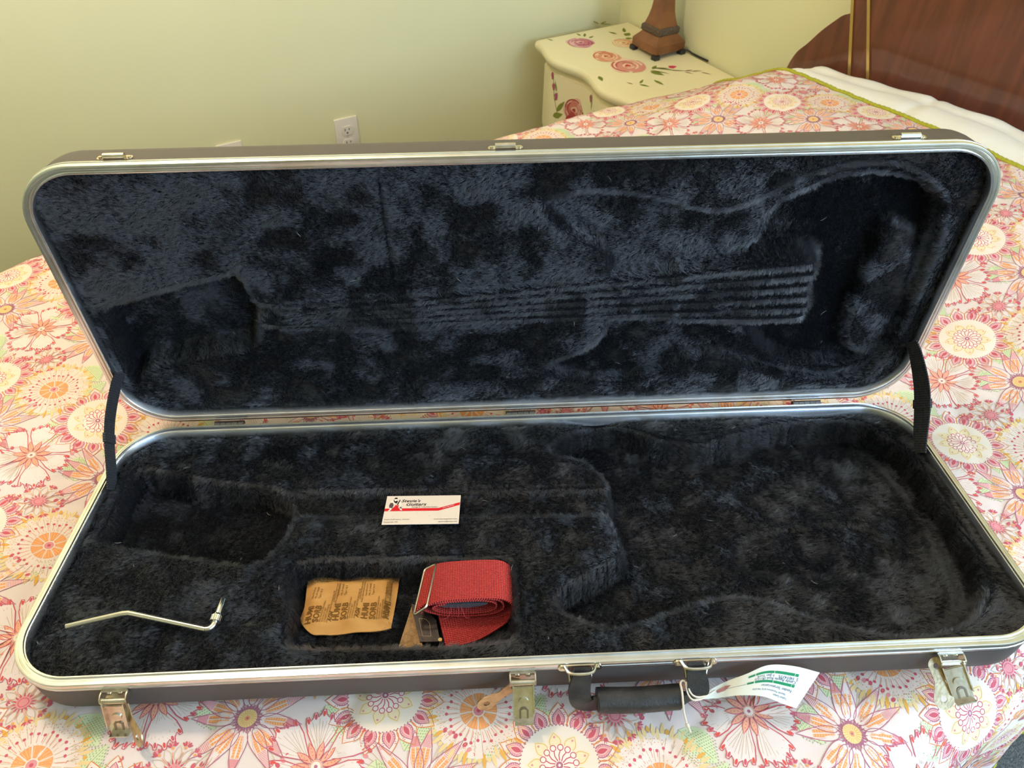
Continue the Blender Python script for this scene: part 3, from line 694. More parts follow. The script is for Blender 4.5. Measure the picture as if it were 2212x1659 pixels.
LBODY = [(.1, .196), (.103, .2271), (.0853, .2493), (.0539, .2683), (.0278, .2981), (.0333, .3156), (.0807, .3225), (.1346, .3158), (.2119, .2934), (.2611, .3057), (.3051, .3322), (.3548, .3456), (.4118, .3427), (.4706, .3077), (.4897, .2597), (.4955, .1668), (.4951, .1073), (.4812, .0436), (.4465, .0207), (.3841, .0217), (.3169, .0444), (.2673, .0675), (.2226, .0654), (.1547, .0359), (.0913, .0321), (.0308, .0577), (.0465, .0759), (.0927, .1017), (.1074, .139)]
LDEEP = [(.2582, .2202), (.2774, .2489), (.2807, .2782), (.2981, .3005), (.3269, .315), (.3524, .3281), (.4014, .3294), (.458, .3138), (.4821, .2722), (.4872, .1951), (.4909, .1076), (.4721, .0524), (.4215, .0336), (.3461, .0498), (.3002, .0934), (.2787, .1282)]
LPAD = [(.4263, .2495), (.4431, .2551), (.4693, .2353), (.4831, .1998), (.4859, .1117), (.4742, .0647), (.4594, .053), (.4242, .0911), (.4221, .1698)]
BASE_Z = -.013
def pit(x, y, poly, depth, w=.007, k=3):
    d = sdf_poly(x, y, smooth_closed(poly, k)); return -depth*sstep(w*.35, -w, d)
def edge_dip(x, y):
    return -.008*sstep(.022, .0, np.minimum(np.minimum(x+LEN/2, LEN/2-x), np.minimum(y, WID-y))-.0)
def h_tray(x, y):
    z = BASE_Z+.004*(fbm(x, y, 11, 31, 3)-.5)
    body = pit(x, y, BODY, .035, .0065)
    body = body+sstep(0, -.03, body)*0
    inside = (body < -.02)
    z2 = z+np.minimum(np.minimum(body, pit(x, y, HEAD, .037, .007)), np.minimum(pit(x, y, NECK, .012, .004), pit(x, y, POCKET, .0385, .006)))
    z2 = z2-.0035*np.exp(-((y-.256+.018*(x+.28)/1.)/.0025)**2)*(x > -.28)*(x < .09)
    blk = pit(x, y, [(.26, .19), (.41, .20), (.42, .125), (.25, .13)], .005, .006)+pit(x, y, [(.115, .245), (.20, .235), (.20, .165), (.11, .17)], .004, .006)
    ridge = .004*np.exp(-((sdf_poly(x, y, smooth_closed(BODY, 3))+.030)/.006)**2)*(x > .38)
    return z2+blk+ridge*inside+edge_dip(x, y)
def h_lid(x, y):
    z = BASE_Z+.004*(fbm(x, y, 9, 61, 3)-.5)
    body = pit(x, y, LBODY, .015, .0065)
    deep = pit(x, y, LDEEP, .031, .009); pad = -pit(x, y, LPAD, .024, .012)
    rb = -pit(x, y, LRIBS, 1.0, .008)
    yr = y-(.160+.030*(x+.28)/.63); hw = .017+.032*(x+.28)/.63
    ribs = .0034*np.cos(yr/hw*PI*6.0)*rb
    lower = .006*sstep(.16, .14, y-(.0)*(x))*sstep(.09, .02, x)*0
    zz = z+np.minimum(np.minimum(body, (deep+body*.3)+pad*(deep < -.005)), pit(x, y, LHEAD, .036, .0075))
    slab = (BASE_Z+.004)*rb+zz*(1-rb)
    zz = np.where(rb > 0, np.maximum(zz, slab)*1.0, zz)+ribs
    groove = -.005*np.exp(-((x+.144)/.0022)**2)*sstep(.20, .23, y)*sstep(.36, .33, y)-.004*np.exp(-((x+.144)/.0025)**2)*sstep(.15, .13, y)
    tufts = -.004*np.exp(-(((x+.27)/.012)**2))*fbm(x, y, 60, 5, 2)*sstep(.2, .25, y)
    return zz+groove+tufts+edge_dip(x, y)
M_LINE = mat('dark_plush_backing', (.004, .0045, .0065), .95, sheen=.1, spec=.1)
M_FUR = bpy.data.materials.new('black_plush_fibre'); M_FUR.use_nodes = True
nt = M_FUR.node_tree; nt.nodes.clear(); out = nt.nodes.new('ShaderNodeOutputMaterial'); hb = nt.nodes.new('ShaderNodeBsdfHairPrincipled')
hb.parametrization = 'COLOR'; hb.inputs['Color'].default_value = (.032, .0328, .037, 1); hb.inputs['Roughness'].default_value = .34; hb.inputs['Radial Roughness'].default_value = .5; hb.inputs['Random Roughness'].default_value = .2
nt.links.new(hb.outputs[0], out.inputs[0])
def in_outline(x, y, ins):
    R = RC-ins; qx = np.abs(x)-(LEN/2-ins-R); qy = np.abs(y-WID/2)-(WID/2-ins-R)
    return np.hypot(np.maximum(qx, 0), np.maximum(qy, 0))+np.minimum(np.maximum(qx, qy), 0)-R
def lining(name, hf, lid, nhair, seed, lay):
    ins = .0100; nx, ny = 420, 152
    X, Y = np.meshgrid(np.linspace(-LEN/2+ins, LEN/2-ins, nx), np.linspace(ins, WID-ins, ny), indexing='ij')
    Z = hf(X, Y)
    R = RC-ins; cx_ = np.clip(X, -(LEN/2-ins-R), LEN/2-ins-R); cy_ = np.clip(Y, ins+R, WID-ins-R)
    dx, dy = X-cx_, Y-cy_; dl = np.hypot(dx, dy); k = np.where((dl > R), R/(dl+1e-9), 1.0)
    Xc, Yc = cx_+dx*k, cy_+dy*k
    o = big_mesh(name, np.stack([Xc, Yc, Z], -1).reshape(-1, 3), grid_faces(nx, ny), M_LINE, case)
    if lid: o.matrix_local = LID_M
    r = np.random.default_rng(seed)
    nc_ = nhair*3; x = r.uniform(-LEN/2+ins, LEN/2-ins, nc_); y = r.uniform(ins, WID-ins, nc_)
    gx, gy = np.gradient(Z, (LEN-2*ins)/(nx-1), (WID-2*ins)/(ny-1)); i = ((x+LEN/2-ins)/(LEN-2*ins)*(nx-1)).astype(int); j = ((y-ins)/(WID-2*ins)*(ny-1)).astype(int)
    slope = np.sqrt(1+gx[i, j]**2+gy[i, j]**2)      # steep sides of the wells carry as much pile as the flats
    keep = (in_outline(x, y, ins+.0015) < 0) & (r.random(nc_) < slope/3.0); x = x[keep]; y = y[keep]; n = len(x)
    fx = (x+LEN/2-ins)/(LEN-2*ins)*(nx-1); fy = (y-ins)/(WID-2*ins)*(ny-1); i = np.clip(fx.astype(int), 0, nx-2); j = np.clip(fy.astype(int), 0, ny-2); a = fx-i; b = fy-j
    z = (Z[i, j]*(1-a)+Z[i+1, j]*a)*(1-b)+(Z[i, j+1]*(1-a)+Z[i+1, j+1]*a)*b
    gx, gy = np.gradient(Z, (LEN-2*ins)/(nx-1), (WID-2*ins)/(ny-1)); nrm = np.stack([-gx[i, j], -gy[i, j], np.ones(n)], 1); nrm /= np.linalg.norm(nrm, axis=1)[:, None]
    ang = (2.2 if lid else -1.2)+1.5*(fbm(x, y, 5.5, seed+3, 3)-.5)*2+2.0*(fbm(x, y, 38, seed+9, 2)-.5)*2+r.normal(0, .42, n)
    lean = .95+1.2*(fbm(x, y, 16, seed+17, 3)-.45)+r.normal(0, .22, n)+lay(x, y); lean = np.clip(lean, .08, 1.4)
    tdir = np.stack([np.cos(ang), np.sin(ang), np.zeros(n)], 1); tdir -= nrm*(tdir*nrm).sum(1)[:, None]
    L_ = r.uniform(.0055, .0085, n)[:, None]; p0 = np.stack([x, y, z-.0004], 1)
    d1 = nrm+tdir*(lean*.45)[:, None]; d1 /= np.linalg.norm(d1, axis=1)[:, None]
    d2 = nrm*.75+tdir*lean[:, None]; d2 /= np.linalg.norm(d2, axis=1)[:, None]
    d3 = nrm*.5+tdir*(lean*1.35)[:, None]; d3 /= np.linalg.norm(d3, axis=1)[:, None]
    # fibres gather into little tufts
    cs = .0034; wx_ = x+.003*(vnoise(x, y, 170, seed+5)-.5); wy_ = y+.003*(vnoise(x, y, 170, seed+6)-.5); ci = np.floor((wx_+1)/cs).astype(int); cj = np.floor((wy_+1)/cs).astype(int)
    h1 = (np.sin(ci*127.1+cj*311.7)*43758.5453) % 1.0; h2 = (np.sin(ci*269.5+cj*183.3)*43758.5453) % 1.0
    cxy = np.stack([(ci+.2+.6*h1)*cs-1, (cj+.2+.6*h2)*cs-1, np.zeros(n)], 1); pull = cxy-np.stack([x, y, np.zeros(n)], 1); L_ = L_*(.75+.5*h2)[:, None]
    ca = (h1-.5)*.9; tdir = np.stack([tdir[:, 0]*np.cos(ca)-tdir[:, 1]*np.sin(ca), tdir[:, 0]*np.sin(ca)+tdir[:, 1]*np.cos(ca), tdir[:, 2]], 1)
    d1 = nrm+tdir*(lean*.45)[:, None]; d1 /= np.linalg.norm(d1, axis=1)[:, None]
    d2 = nrm*.75+tdir*lean[:, None]; d2 /= np.linalg.norm(d2, axis=1)[:, None]
    d3 = nrm*.5+tdir*(lean*1.35)[:, None]; d3 /= np.linalg.norm(d3, axis=1)[:, None]
    p1 = p0+d1*L_*.35+pull*.08; p2 = p1+d2*L_*.35+pull*.16; p3 = p2+d3*L_*.3+pull*.20
    for pp in (p1, p2, p3):
        xo = np.clip(pp[:, 0], -LEN/2+ins, LEN/2-ins); yo = np.clip(pp[:, 1], ins, WID-ins); pp[:, 0] = xo; pp[:, 1] = yo
    hc = bpy.data.hair_curves.new(name+'_pile'); hc.add_curves([4]*n)
    hc.points.foreach_set('position', np.stack([p0, p1, p2, p3], 1).astype(np.float32).ravel())
    hc.points.foreach_set('radius', np.tile(np.array([.00011, .00012, .00009, .00003], np.float32), n))
    pile = link('plush_pile', hc, o, M_FUR); pile['kind'] = 'stuff'
    # a few pale lint fibres caught in the pile
    m = 40; k = r.integers(0, n, m); hl = bpy.data.hair_curves.new('lint'); hl.add_curves([4]*m); an = r.uniform(0, 2*PI, m); ll = r.uniform(.001, .009, m)
    dd = np.stack([np.cos(an), np.sin(an), np.zeros(m)], 1); cu = np.stack([-np.sin(an), np.cos(an), np.zeros(m)], 1)
    q = [p3[k]+np.array([0, 0, .001])+dd*(ll*f)[:, None]+cu*(ll*.25*f*f)[:, None] for f in (0, .33, .66, 1)]
    hl.points.foreach_set('position', np.stack(q, 1).astype(np.float32).ravel()); hl.points.foreach_set('radius', np.tile(np.array([.00006, .0001, .0001, .00006], np.float32), m))
    lo = link('lint', hl, o, mat('pale_lint', rgb(214, 208, 196), .8)); lo['kind'] = 'stuff'
    return o
def mask(x, y, poly, w=.012): return sstep(w*.4, -w, sdf_poly(x, y, smooth_closed(poly, 2)))
def lay_tray(x, y):      # pile set upright on purpose, to darken the wells and patches
    m = mask(x, y, HEAD)*.5+.45*mask(x, y, [(.03, .335), (.11, .36), (.13, .30), (.16, .245), (.13, .22), (.09, .27)], .02)+.5*mask(x, y, [(.085, .05), (.20, .08), (.22, .10), (.16, .095), (.09, .08)], .012)
    m = m+.4*mask(x, y, [(.03, .095), (.09, .13), (.11, .15), (.12, .13), (.09, .10), (.05, .085)], .01)
    for cx_, cy_, r_ in ((-.470, .142, .016), (-.438, .135, .018), (-.462, .120, .012), (-.385, .128, .008), (-.14, .30, .02), (-.30, .31, .03), (.33, .14, .05)): m = m+.45*np.exp(-(((x-cx_)**2+(y-cy_)**2)/r_**2))
    return -m
def lay_lid(x, y):  # upright pile put in to darken the deep well, flatter to brighten the headstock pocket
    m = .75*mask(x, y, LDEEP, .014)*(1-mask(x, y, LPAD, .012)*1.25)-.45*mask(x, y, LHEAD)+.5*mask(x, y, [(.03, .075), (.10, .11), (.13, .10), (.11, .07), (.06, .05)], .015)
    for cx_, cy_, r_ in ((-.235, .285, .025), (-.27, .26, .018), (-.22, .235, .012), (-.10, .30, .02), (-.155, .28, .012), (-.30, .275, .01)): m = m+.5*np.exp(-(((x-cx_)**2+(y-cy_)**2)/r_**2))
    return -m
lining('bottom_lining', h_tray, False, 540000, 11, lay_tray)
lining('lid_lining', h_lid, True, 540000, 41, lay_lid)

# hinges in the gap behind the tray
M_HINGE = mat('dark_steel_hinge', (.26, .24, .22), .4, 1)
for x in (-.388, .001, .391):
    b = MB().box(x-.020, x+.020, WID-.0002, WID+.0012, -.009, -.0015, 0).box(x-.020, x+.020, WID+GAP-.0012, WID+GAP+.0004, -.0055, -.0010)
    hg = b.build('hinge', M_HINGE, case)
    for k in range(5): MB().tube([(x-.019+k*.0077, WID+GAP/2, -.0032), (x-.019+k*.0077+.0071, WID+GAP/2, -.0032)], .0031, 12).build('knuckle', M_HINGE, hg, 40)
# keepers on the lid's outer edge
for x in (-.4105, -.0146, .4068):
    q = []
    for s_ in (1, -1):
        for a in np.linspace(-PI/2*s_, PI/2*s_, 8): q.append((x+s_*(.0150+.0030*math.cos(a)), -.0165+.0040*math.sin(a)))
    F = lambda a, b, c: (a, WID+.0012+c-.006*0, b)
    kp = MB().prism(q, -.004, .0009, lambda a, b, c: (a, WID-.0012+c, b)).build('keeper', M_NICKEL, case, 40); kp.matrix_local = LID_M
    r_ = MB().tube([(x-.0105, WID+.0012, -.0158), (x+.0105, WID+.0012, -.0158)], .0036, 14).build('keeper_roll', M_CHROME if x > .2 else M_NICKEL, kp, 40)
    for s_ in (-1, 1): MB().tube([(x+s_*.0145, WID-.0008, -.0165), (x+s_*.0145, WID+.0010, -.0165)], .0018, 10).build('rivet', M_NICKEL, kp, 40)

# webbing stays at both ends
M_WEB = mat('black_webbing', (.012, .013, .016), .75)
def webbing_relief(m, kx, ky, strength, c0, c1, dist=.0012):
    nt = m.node_tree; b = nt.nodes['Principled BSDF']; uv = nt.nodes.new('ShaderNodeUVMap'); sp = nt.nodes.new('ShaderNodeSeparateXYZ'); nt.links.new(uv.outputs[0], sp.inputs[0])
    def wave(src, k, ph=None):
        a = nt.nodes.new('ShaderNodeMath'); a.operation = 'MULTIPLY'; a.inputs[1].default_value = k; nt.links.new(src, a.inputs[0])
        if ph is not None:
            p_ = nt.nodes.new('ShaderNodeMath'); p_.operation = 'ADD'; nt.links.new(a.outputs[0], p_.inputs[0]); nt.links.new(ph, p_.inputs[1]); a = p_
        s_ = nt.nodes.new('ShaderNodeMath'); s_.operation = 'SINE'; nt.links.new(a.outputs[0], s_.inputs[0]); return s_.outputs[0]
    w1 = wave(sp.outputs[0], kx); ml = nt.nodes.new('ShaderNodeMath'); ml.operation = 'MULTIPLY'; ml.inputs[1].default_value = 1.2; nt.links.new(w1, ml.inputs[0])
    w2 = wave(sp.outputs[1], ky, ml.outputs[0])
    ad = nt.nodes.new('ShaderNodeMath'); ad.operation = 'ADD'; nt.links.new(w1, ad.inputs[0]); nt.links.new(w2, ad.inputs[1])
    bp = nt.nodes.new('ShaderNodeBump'); bp.inputs['Strength'].default_value = strength; bp.inputs['Distance'].default_value = dist; nt.links.new(ad.outputs[0], bp.inputs['Height']); nt.links.new(bp.outputs[0], b.inputs['Normal'])
    r = nt.nodes.new('ShaderNodeMapRange'); r.inputs['From Min'].default_value = -1.6; r.inputs['From Max'].default_value = 1.4; nt.links.new(ad.outputs[0], r.inputs['Value'])
    mx = nt.nodes.new('ShaderNodeMix'); mx.data_type = 'RGBA'; nt.links.new(r.outputs[0], mx.inputs['Factor']); mx.inputs[6].default_value = (*c0, 1); mx.inputs[7].default_value = (*c1, 1); nt.links.new(mx.outputs[2], b.inputs['Base Color'])
webbing_relief(M_WEB, 2*PI/.0026, 2*PI/.0030, .9, (.004, .004, .005), (.07, .07, .075))
def ribbon(name, m, parent, pts, wdirs, width, thick, nw=8):
    """a strap: centre line, width direction per point; UV in metres (x across, y along)"""
    p = np.array([list(q) for q in pts]); w = np.array([list(q) for q in wdirs], float); w /= np.linalg.norm(w, axis=1)[:, None]
    d = np.gradient(p, axis=0); d /= np.linalg.norm(d, axis=1)[:, None]; nn = np.cross(d, w); nn /= np.linalg.norm(nn, axis=1)[:, None]
    s = np.concatenate([[0], np.cumsum(np.linalg.norm(np.diff(p, axis=0), axis=1))]); k = len(p); V_, F_, UV = [], [], []
    wd = width if hasattr(width, '__len__') else [width]*k
    ring = [(-.5+j/nw, .5) for j in range(nw+1)]+[(.5-j/nw, -.5) for j in range(nw+1)]; m_ = len(ring)
    for i in range(k):
        for a, b in ring: V_.append(p[i]+w[i]*a*wd[i]+nn[i]*b*thick); UV.append((a*wd[i], s[i]))
    for i in range(k-1):
        for j in range(m_): F_.append((i*m_+j, i*m_+(j+1) % m_, (i+1)*m_+(j+1) % m_, (i+1)*m_+j))
    F_.append(tuple(range(m_))); F_.append(tuple((k-1)*m_+j for j in range(m_)))
    o = mesh_obj(name, V_, F_, m, parent, 40); ul = o.data.uv_layers.new(name='UVMap')
    for l in o.data.loops: ul.data[l.index].uv = UV[l.vertex_index]
    return o
for sx, ly_, ty in ((-1, .079, .2735), (1, .089, .285)):
    yl = WID+GAP+ly_*math.cos(TH); zl = ly_*math.sin(TH); A = np.array([sx*.5065, yl-.006, zl]); B = np.array([sx*.5065, ty, -.001])
    pts = [A+(A-B)*.10+np.array([-sx*.004, .0, 0])]+[A+(B-A)*t_+np.array([sx*.003*math.sin(PI*t_)+ (sx*.0022*math.sin(5*t_)), -.004*math.sin(PI*t_), -.003*math.sin(PI*t_)]) for t_ in np.linspace(0, 1, 22)]+[B+(B-A)*.08+np.array([-sx*.003, 0, 0])]
    dv = (B-A)/np.linalg.norm(B-A); wv = np.array([0, dv[2], -dv[1]])
    if sx > 0: wds = [wv+np.array([.25*math.sin(PI*t_), 0, 0]) for t_ in np.linspace(0, 1, 24)]
    else: wds = [wv]*24
    st = ribbon('stay_strap', M_WEB, case, pts, wds, .024 if sx < 0 else .026, .0016)
    mid = (A+B)/2; c = pts[12]
    ribbon('strap_fold', M_WEB, st, [pts[11], pts[12], pts[13]], [wds[12]]*3, .0262 if sx < 0 else .0282, .0034)

# latches on the front
def latch(x, swing, lean, hasp, splay):
    b = MB().box(-.0115, .0115, -.0022, .0005, -.0205, -.0095)        # back plate against the shell
    F = lambda s_: (lambda u, v, w: (w*s_, -u, v))
    ear = [(0, -.0098), (.0050, -.0098), (.0092, -.0118), (.0104, -.0150), (.0096, -.0188), (.0055, -.0206), (0, -.0200)]
    for s_ in (1, -1): b.prism(ear, .0115, .0128, F(s_))
    for v in b.v: pass
    la = b.build('latch', M_NICKEL, case, 30); la.location = (x, -.0006, 0)
    for s_ in (-1, 1): MB().tube([(s_*.0052, -.0018, -.0125), (s_*.0052, -.0031, -.0125)], .0024, 12).build('rivet', M_NICKEL, la, 40)
    MB().tube([(-.0114, -.0078, -.0158), (.0114, -.0078, -.0158)], .0030, 14).build('pivot_pin', M_CHROME if x > .3 else M_NICKEL, la, 40)
    e = []   # lever: a tray with raised flanges, a stamped stud, a keeper slot and a turned foot; hangs from the pin
    lv = MB().box(-.0092, .0092, -.0012, 0, -.040, -.002)
    for s_ in (-1, 1): lv.box(min(s_*.0092, s_*.0103), max(s_*.0092, s_*.0103), -.0046, 0, -.031, .001)
    lv.box(-.0090, .0090, -.0068, 0, -.0412, -.0400)
    lv.box(-.0088, .0088, -.0022, -.0010, -.0050, -.0030)
    lever = lv.build('lever', M_NICKEL, la, 30)
    lever.scale = (1, 1, .92); lever.location = (0, -.0085, -.0172); lever.rotation_euler = (math.radians(lean), math.radians(splay), 0)
    MB().prism([(.0047*math.cos(a), -.0185+.0047*math.sin(a)) for a in np.arange(20)*2*PI/20], .0012, .0026, lambda u, v, w: (u, -w, v)).build('stud', M_NICKEL, lever, 40)
    slot = MB()
    for s_ in (-1, 1): slot.box(s_*.0036-.0009, s_*.0036+.0009, -.0019, -.0012, -.0365, -.0275)
    slot.prism([(.0040*math.cos(a), -.0275+.0034*math.sin(a)) for a in np.linspace(0, PI, 10)]+[(-.0022, -.0275), (0, -.0262), (.0022, -.0275)], .0012, .0019, lambda u, v, w: (u, -w, v))
    slot.build('keeper_slot', mat('dark_nickel', (.30, .25, .18), .35, 1), lever, 30)
    if hasp:
        hs = []
        for cx_, cz_, r_, a0, a1 in ((0, .0, .0075, -.3, PI+.3), (0, -.0330, .0095, PI-.4, 2*PI+.4)): hs += [(cx_+r_*math.cos(a), cz_+r_*math.sin(a)) for a in np.linspace(a0, a1, 14)]
        hs.insert(14, (-.0050, -.016)); hs.append((.0050, -.016))
        cu = bpy.data.curves.new('hasp_plate', 'CURVE'); cu.dimensions = '2D'; cu.fill_mode = 'BOTH'; cu.extrude = .0006
        for ring in (hs, [(.0030*math.cos(a), -.001+.0030*math.sin(a)) for a in np.arange(16)*2*PI/16], [(.0032*math.cos(a), -.0325+.0032*math.sin(a)) for a in np.arange(16)*2*PI/16]):
            sp = cu.splines.new('POLY'); sp.points.add(len(ring)-1); sp.use_cyclic_u = True
            for p_, (u, v) in zip(sp.points, ring): p_.co = (u, v, 0, 1)
        tmp = bpy.data.objects.new('hasp_plate', cu); C.objects.link(tmp)
        me = bpy.data.meshes.new_from_object(tmp.evaluated_get(bpy.context.evaluated_depsgraph_get())); bpy.data.objects.remove(tmp)
        me.transform(Matrix(((1, 0, 0, 0), (0, 0, -1, -.0006), (0, 1, 0, 0), (0, 0, 0, 1))))
        hp = link('hasp_plate', me, la); me.materials.clear(); me.materials.append(mat('aged_brass', (.62, .47, .28), .34, 1, var=(120, (.46, .34, .20)), bump=(300, .2, .001)))
        hp.location = (hasp[0], -.0045, hasp[1]); hp.rotation_euler = (math.radians(hasp[2]), math.radians(hasp[3]), 0)
latch(-.4050, 0, -14, (.0060, -.030, -52, -58), 2)
latch(-.0168, 0, -33, (-.008, -.026, -14, 62), 0)
latch(.4030, 0, -36, (-.0125, -.0225, -46, -10), -22)

# handle
M_LEATHER = mat('worn_black_leather', (.018, .016, .015), .38, bump=(420, .5, .0008), spec=.5, var=(60, (.040, .036, .032)))
grip = MB().tube(smooth_open([(.054, -.0195, -.0345), (.060, -.0195, -.0345), (.095, -.0205, -.0350), (.130, -.0195, -.0345), (.136, -.0195, -.0345)], 5), [.0108]*2+[.0122]*17+[.0108]*2, 18).build('handle', M_LEATHER, case, 50)
for s_, bx in ((1, .0385), (-1, .1505)):
    q = [(bx+s_*.0015, -.0060, .0000), (bx+s_*.0010, -.0095, -.0080), (bx-s_*.0010, -.0135, -.0180), (bx-s_*.0010, -.0185, -.0290), (bx+s_*.0050, -.0200, -.0375), (bx+s_*.0230, -.0200, -.0372)]
    pts = smooth_open(q, 5); k = len(pts); wds = []
    for i in range(k):
        t_ = i/(k-1); wds.append(Vector((1, 0, 0)).lerp(Vector((0.0, -.25*0, 1)), sstep(.55, 1.0, t_)))
    # width turns from along the case (at the bracket) to upright (at the grip)
    wdl = [.0150+.0040*math.sin(PI*i/(k-1))+.0045*i/(k-1) for i in range(k)]
    ribbon('handle_strap', M_LEATHER, grip, pts, [tuple(w) for w in wds], wdl, .0046, 4)
    br_ = []
    for u in (1, -1): br_ += [(bx+u*(.0170+.0042*math.cos(a)), -.0052+.0042*math.sin(a)*u) for a in np.linspace(-PI/2, PI/2, 9)]
    bk = MB().prism(br_, .0008, .0024, lambda u, v, w: (u, -w, v))
    bk.tube([(bx-.0125, -.0015, -.0062), (bx-.0105, -.006, -.0095), (bx-.0095, -.0095, -.0170)], .0013, 8).tube([(bx+.0125, -.0015, -.0062), (bx+.0105, -.006, -.0095), (bx+.0095, -.0095, -.0170)], .0013, 8)
    bk.tube(smooth_open([(bx-.0150, -.0020, -.0018), (bx-.0110, -.0095, -.0012), (bx, -.0112, -.0010), (bx+.0110, -.0095, -.0012), (bx+.0150, -.0020, -.0018)], 5), .0017, 8)
    bo = bk.build('handle_bracket', M_NICKEL, grip, 35)
    for u in (-1, 1): MB().tube([(bx+u*.0170, -.0020, -.0052), (bx+u*.0170, -.0036, -.0052)], .0021, 12).build('rivet', M_NICKEL, grip, 40)

# ------------------------------------------------------------------ things in the case (built in the case's frame)
def case_thing(name, label, cat):
    e = tag(empty(name), label, cat); e.matrix_world = CASE_M; return e
# business card
INK = rgb(34, 26, 30); RED = rgb(226, 40, 44); CARD = rgb(244, 226, 206)
cd = case_thing('business_card', 'white business card with red stripe and dark script lying across the neck channel', 'card')
cA = np.array([-.1675, .2420, -.0125]); cu_ = np.array([.0888, -.0031, 0]); cvv = np.array([-.0017, -.0482, .0055])
cu_ = cu_/np.linalg.norm(cu_); cvv = cvv-cu_*(cvv@cu_); cvv /= np.linalg.norm(cvv); cn = np.cross(cu_, -cvv); cn = cn if cn[2] > 0 else -cn
def cardp(x, y, h): return cA+cu_*x+cvv*y+cn*h           # x right, y towards the viewer, in metres
CWd, CHt = .0889, .0508
v = [cardp(x, y, h) for h in (0, .0005) for x, y in ((0, 0), (CWd, 0), (CWd, CHt), (0, CHt))]
mesh_obj('card_stock', v, [(0, 1, 2, 3), (7, 6, 5, 4), (0, 4, 5, 1), (1, 5, 6, 2), (2, 6, 7, 3), (3, 7, 4, 0)], mat('card_stock', CARD, .55), cd)
P = Print(); H = CHt
P.fill([(0, -.0230), (.0640, -.0230), (.0640, -.0278), (0, -.0278)], RED, 1); P.fill([(.0640, -.0230), (.0886, -.0130), (.0886, -.0178), (.0640, -.0278)], RED, 1)
P.text("Stevie's", .0180, -.0118, .0068, INK, 2, shear=.32, sx=1.12, bold=.00012); P.text("Guitars", .0238, -.0184, .0074, INK, 2, shear=.32, sx=1.1, bold=.00012)
P.text("Vintage & Collectible Guitars", .0315, -.0216, .0021, INK, 2, sx=1.25, bold=.00003); P.text("610-746-5799", .0690, -.0240, .0024, (.95, .9, .88), 3, rot=.386, sx=1.05)
P.text("Steve DeFranco, Owner", .0018, -.0434, .0027, INK, 2, sx=1.12); P.text("Nazareth, PA", .0018, -.0478, .0027, INK, 2, sx=1.12)
P.text("www.steviesguitars.com", .0870, -.0434, .0027, INK, 2, sx=1.05, align='RIGHT'); P.text("spsteve@enter.net", .0870, -.0478, .0027, INK, 2, sx=1.05, align='RIGHT')
SK = rgb(250, 240, 222); GR = rgb(96, 78, 80); BKB = rgb(40, 30, 34)      # seated guitarist emblem
for poly, col, l in (([(.0060, -.0120), (.0045, -.0170), (.0050, -.0215), (.0085, -.0225), (.0100, -.0165), (.0090, -.0125)], GR, 3), ([(.0048, -.0100), (.0080, -.0085), (.0110, -.0100), (.0120, -.0150), (.0100, -.0175), (.0085, -.0130), (.0055, -.0130)], SK, 4),
    ([(.0165, -.0110), (.0185, -.0130), (.0195, -.0195), (.0170, -.0215), (.0155, -.0150)], SK, 4), ([(.0175, -.0205), (.0195, -.0205), (.0200, -.0225), (.0175, -.0228)], GR, 4), ([(.0175, -.0228), (.0200, -.0240), (.0212, -.0268), (.0185, -.0262)], SK, 5),
    ([(.0055, -.0222), (.0075, -.0222), (.0085, -.0245), (.0065, -.0276), (.0040, -.0278), (.0058, -.0250)], SK, 5), ([(.0100, -.0255), (.0090, -.0225), (.0115, -.0195), (.0120, -.0165), (.0135, -.0178), (.0160, -.0170), (.0155, -.0205), (.0175, -.0250)], RED, 4),
    ([(.0090, -.0072), (.0090, -.0100), (.0105, -.0130), (.0130, -.0140), (.0140, -.0105), (.0125, -.0085)], BKB, 5), ([(.0095, -.0062), (.0098, -.0092), (.0112, -.0104), (.0125, -.0092), (.0128, -.0062)], SK, 6), ([(.0093, -.0062), (.0098, -.0040), (.0115, -.0034), (.0130, -.0042), (.0131, -.0062)], BKB, 7),
    ([(.0135, -.0168), (.0148, -.0168), (.0170, -.0080), (.0162, -.0072)], BKB, 7), ([(.0162, -.0072), (.0172, -.0080), (.0180, -.0050), (.0172, -.0045)], SK, 7)): P.fill(poly, col, l)
P.build('card_print', M_PRINT, cd, lambda v, l: np.array([cardp(a, -b, .0005+.00005*k+.00008) for (a, b), k in zip(v, l)]))

# desiccant pouch
po = case_thing('desiccant_pouch', 'crinkled brown paper moisture absorber pouch with printed lettering in the pocket', 'pouch')
PO = [(-.2514, .1543), (-.23, .1519), (-.2094, .147), (-.1932, .1513), (-.1771, .1479), (-.1521, .1512), (-.1495, .1381), (-.1507, .1119), (-.1534, .0824), (-.1546, .0796), (-.1749, .0754), (-.1944, .0747), (-.2238, .0745), (-.2375, .0752), (-.2519, .0931), (-.2504, .1109)]
po_s = smooth_closed(PO, 4); pc_ = po_s.mean(0)
def pouch_z(x, y):
    d = np.maximum(-sdf_poly(x, y, po_s), 0)
    return -.0445+.0050*sstep(0, .014, d)+.0012*np.sin(x*150+y*60)*sstep(0, .01, d)+.0016*np.sin((x+.2)*120)*sstep(.012, 0, d)+.0022*np.exp(-(((x+.197)/.008)**2+((y-.092)/.006)**2))
V_, F_ = [pc_], []; nb = len(po_s); RG = 14
for k in range(1, RG+1): V_ += list(pc_+(po_s-pc_)*k/RG)
V_ = np.array(V_); zt = pouch_z(V_[:, 0], V_[:, 1]); zbm = np.minimum(zt-.0008, -.0458+.0016*np.sin((V_[:, 0]+.2)*120)*(np.arange(len(V_)) > (RG-2)*nb))
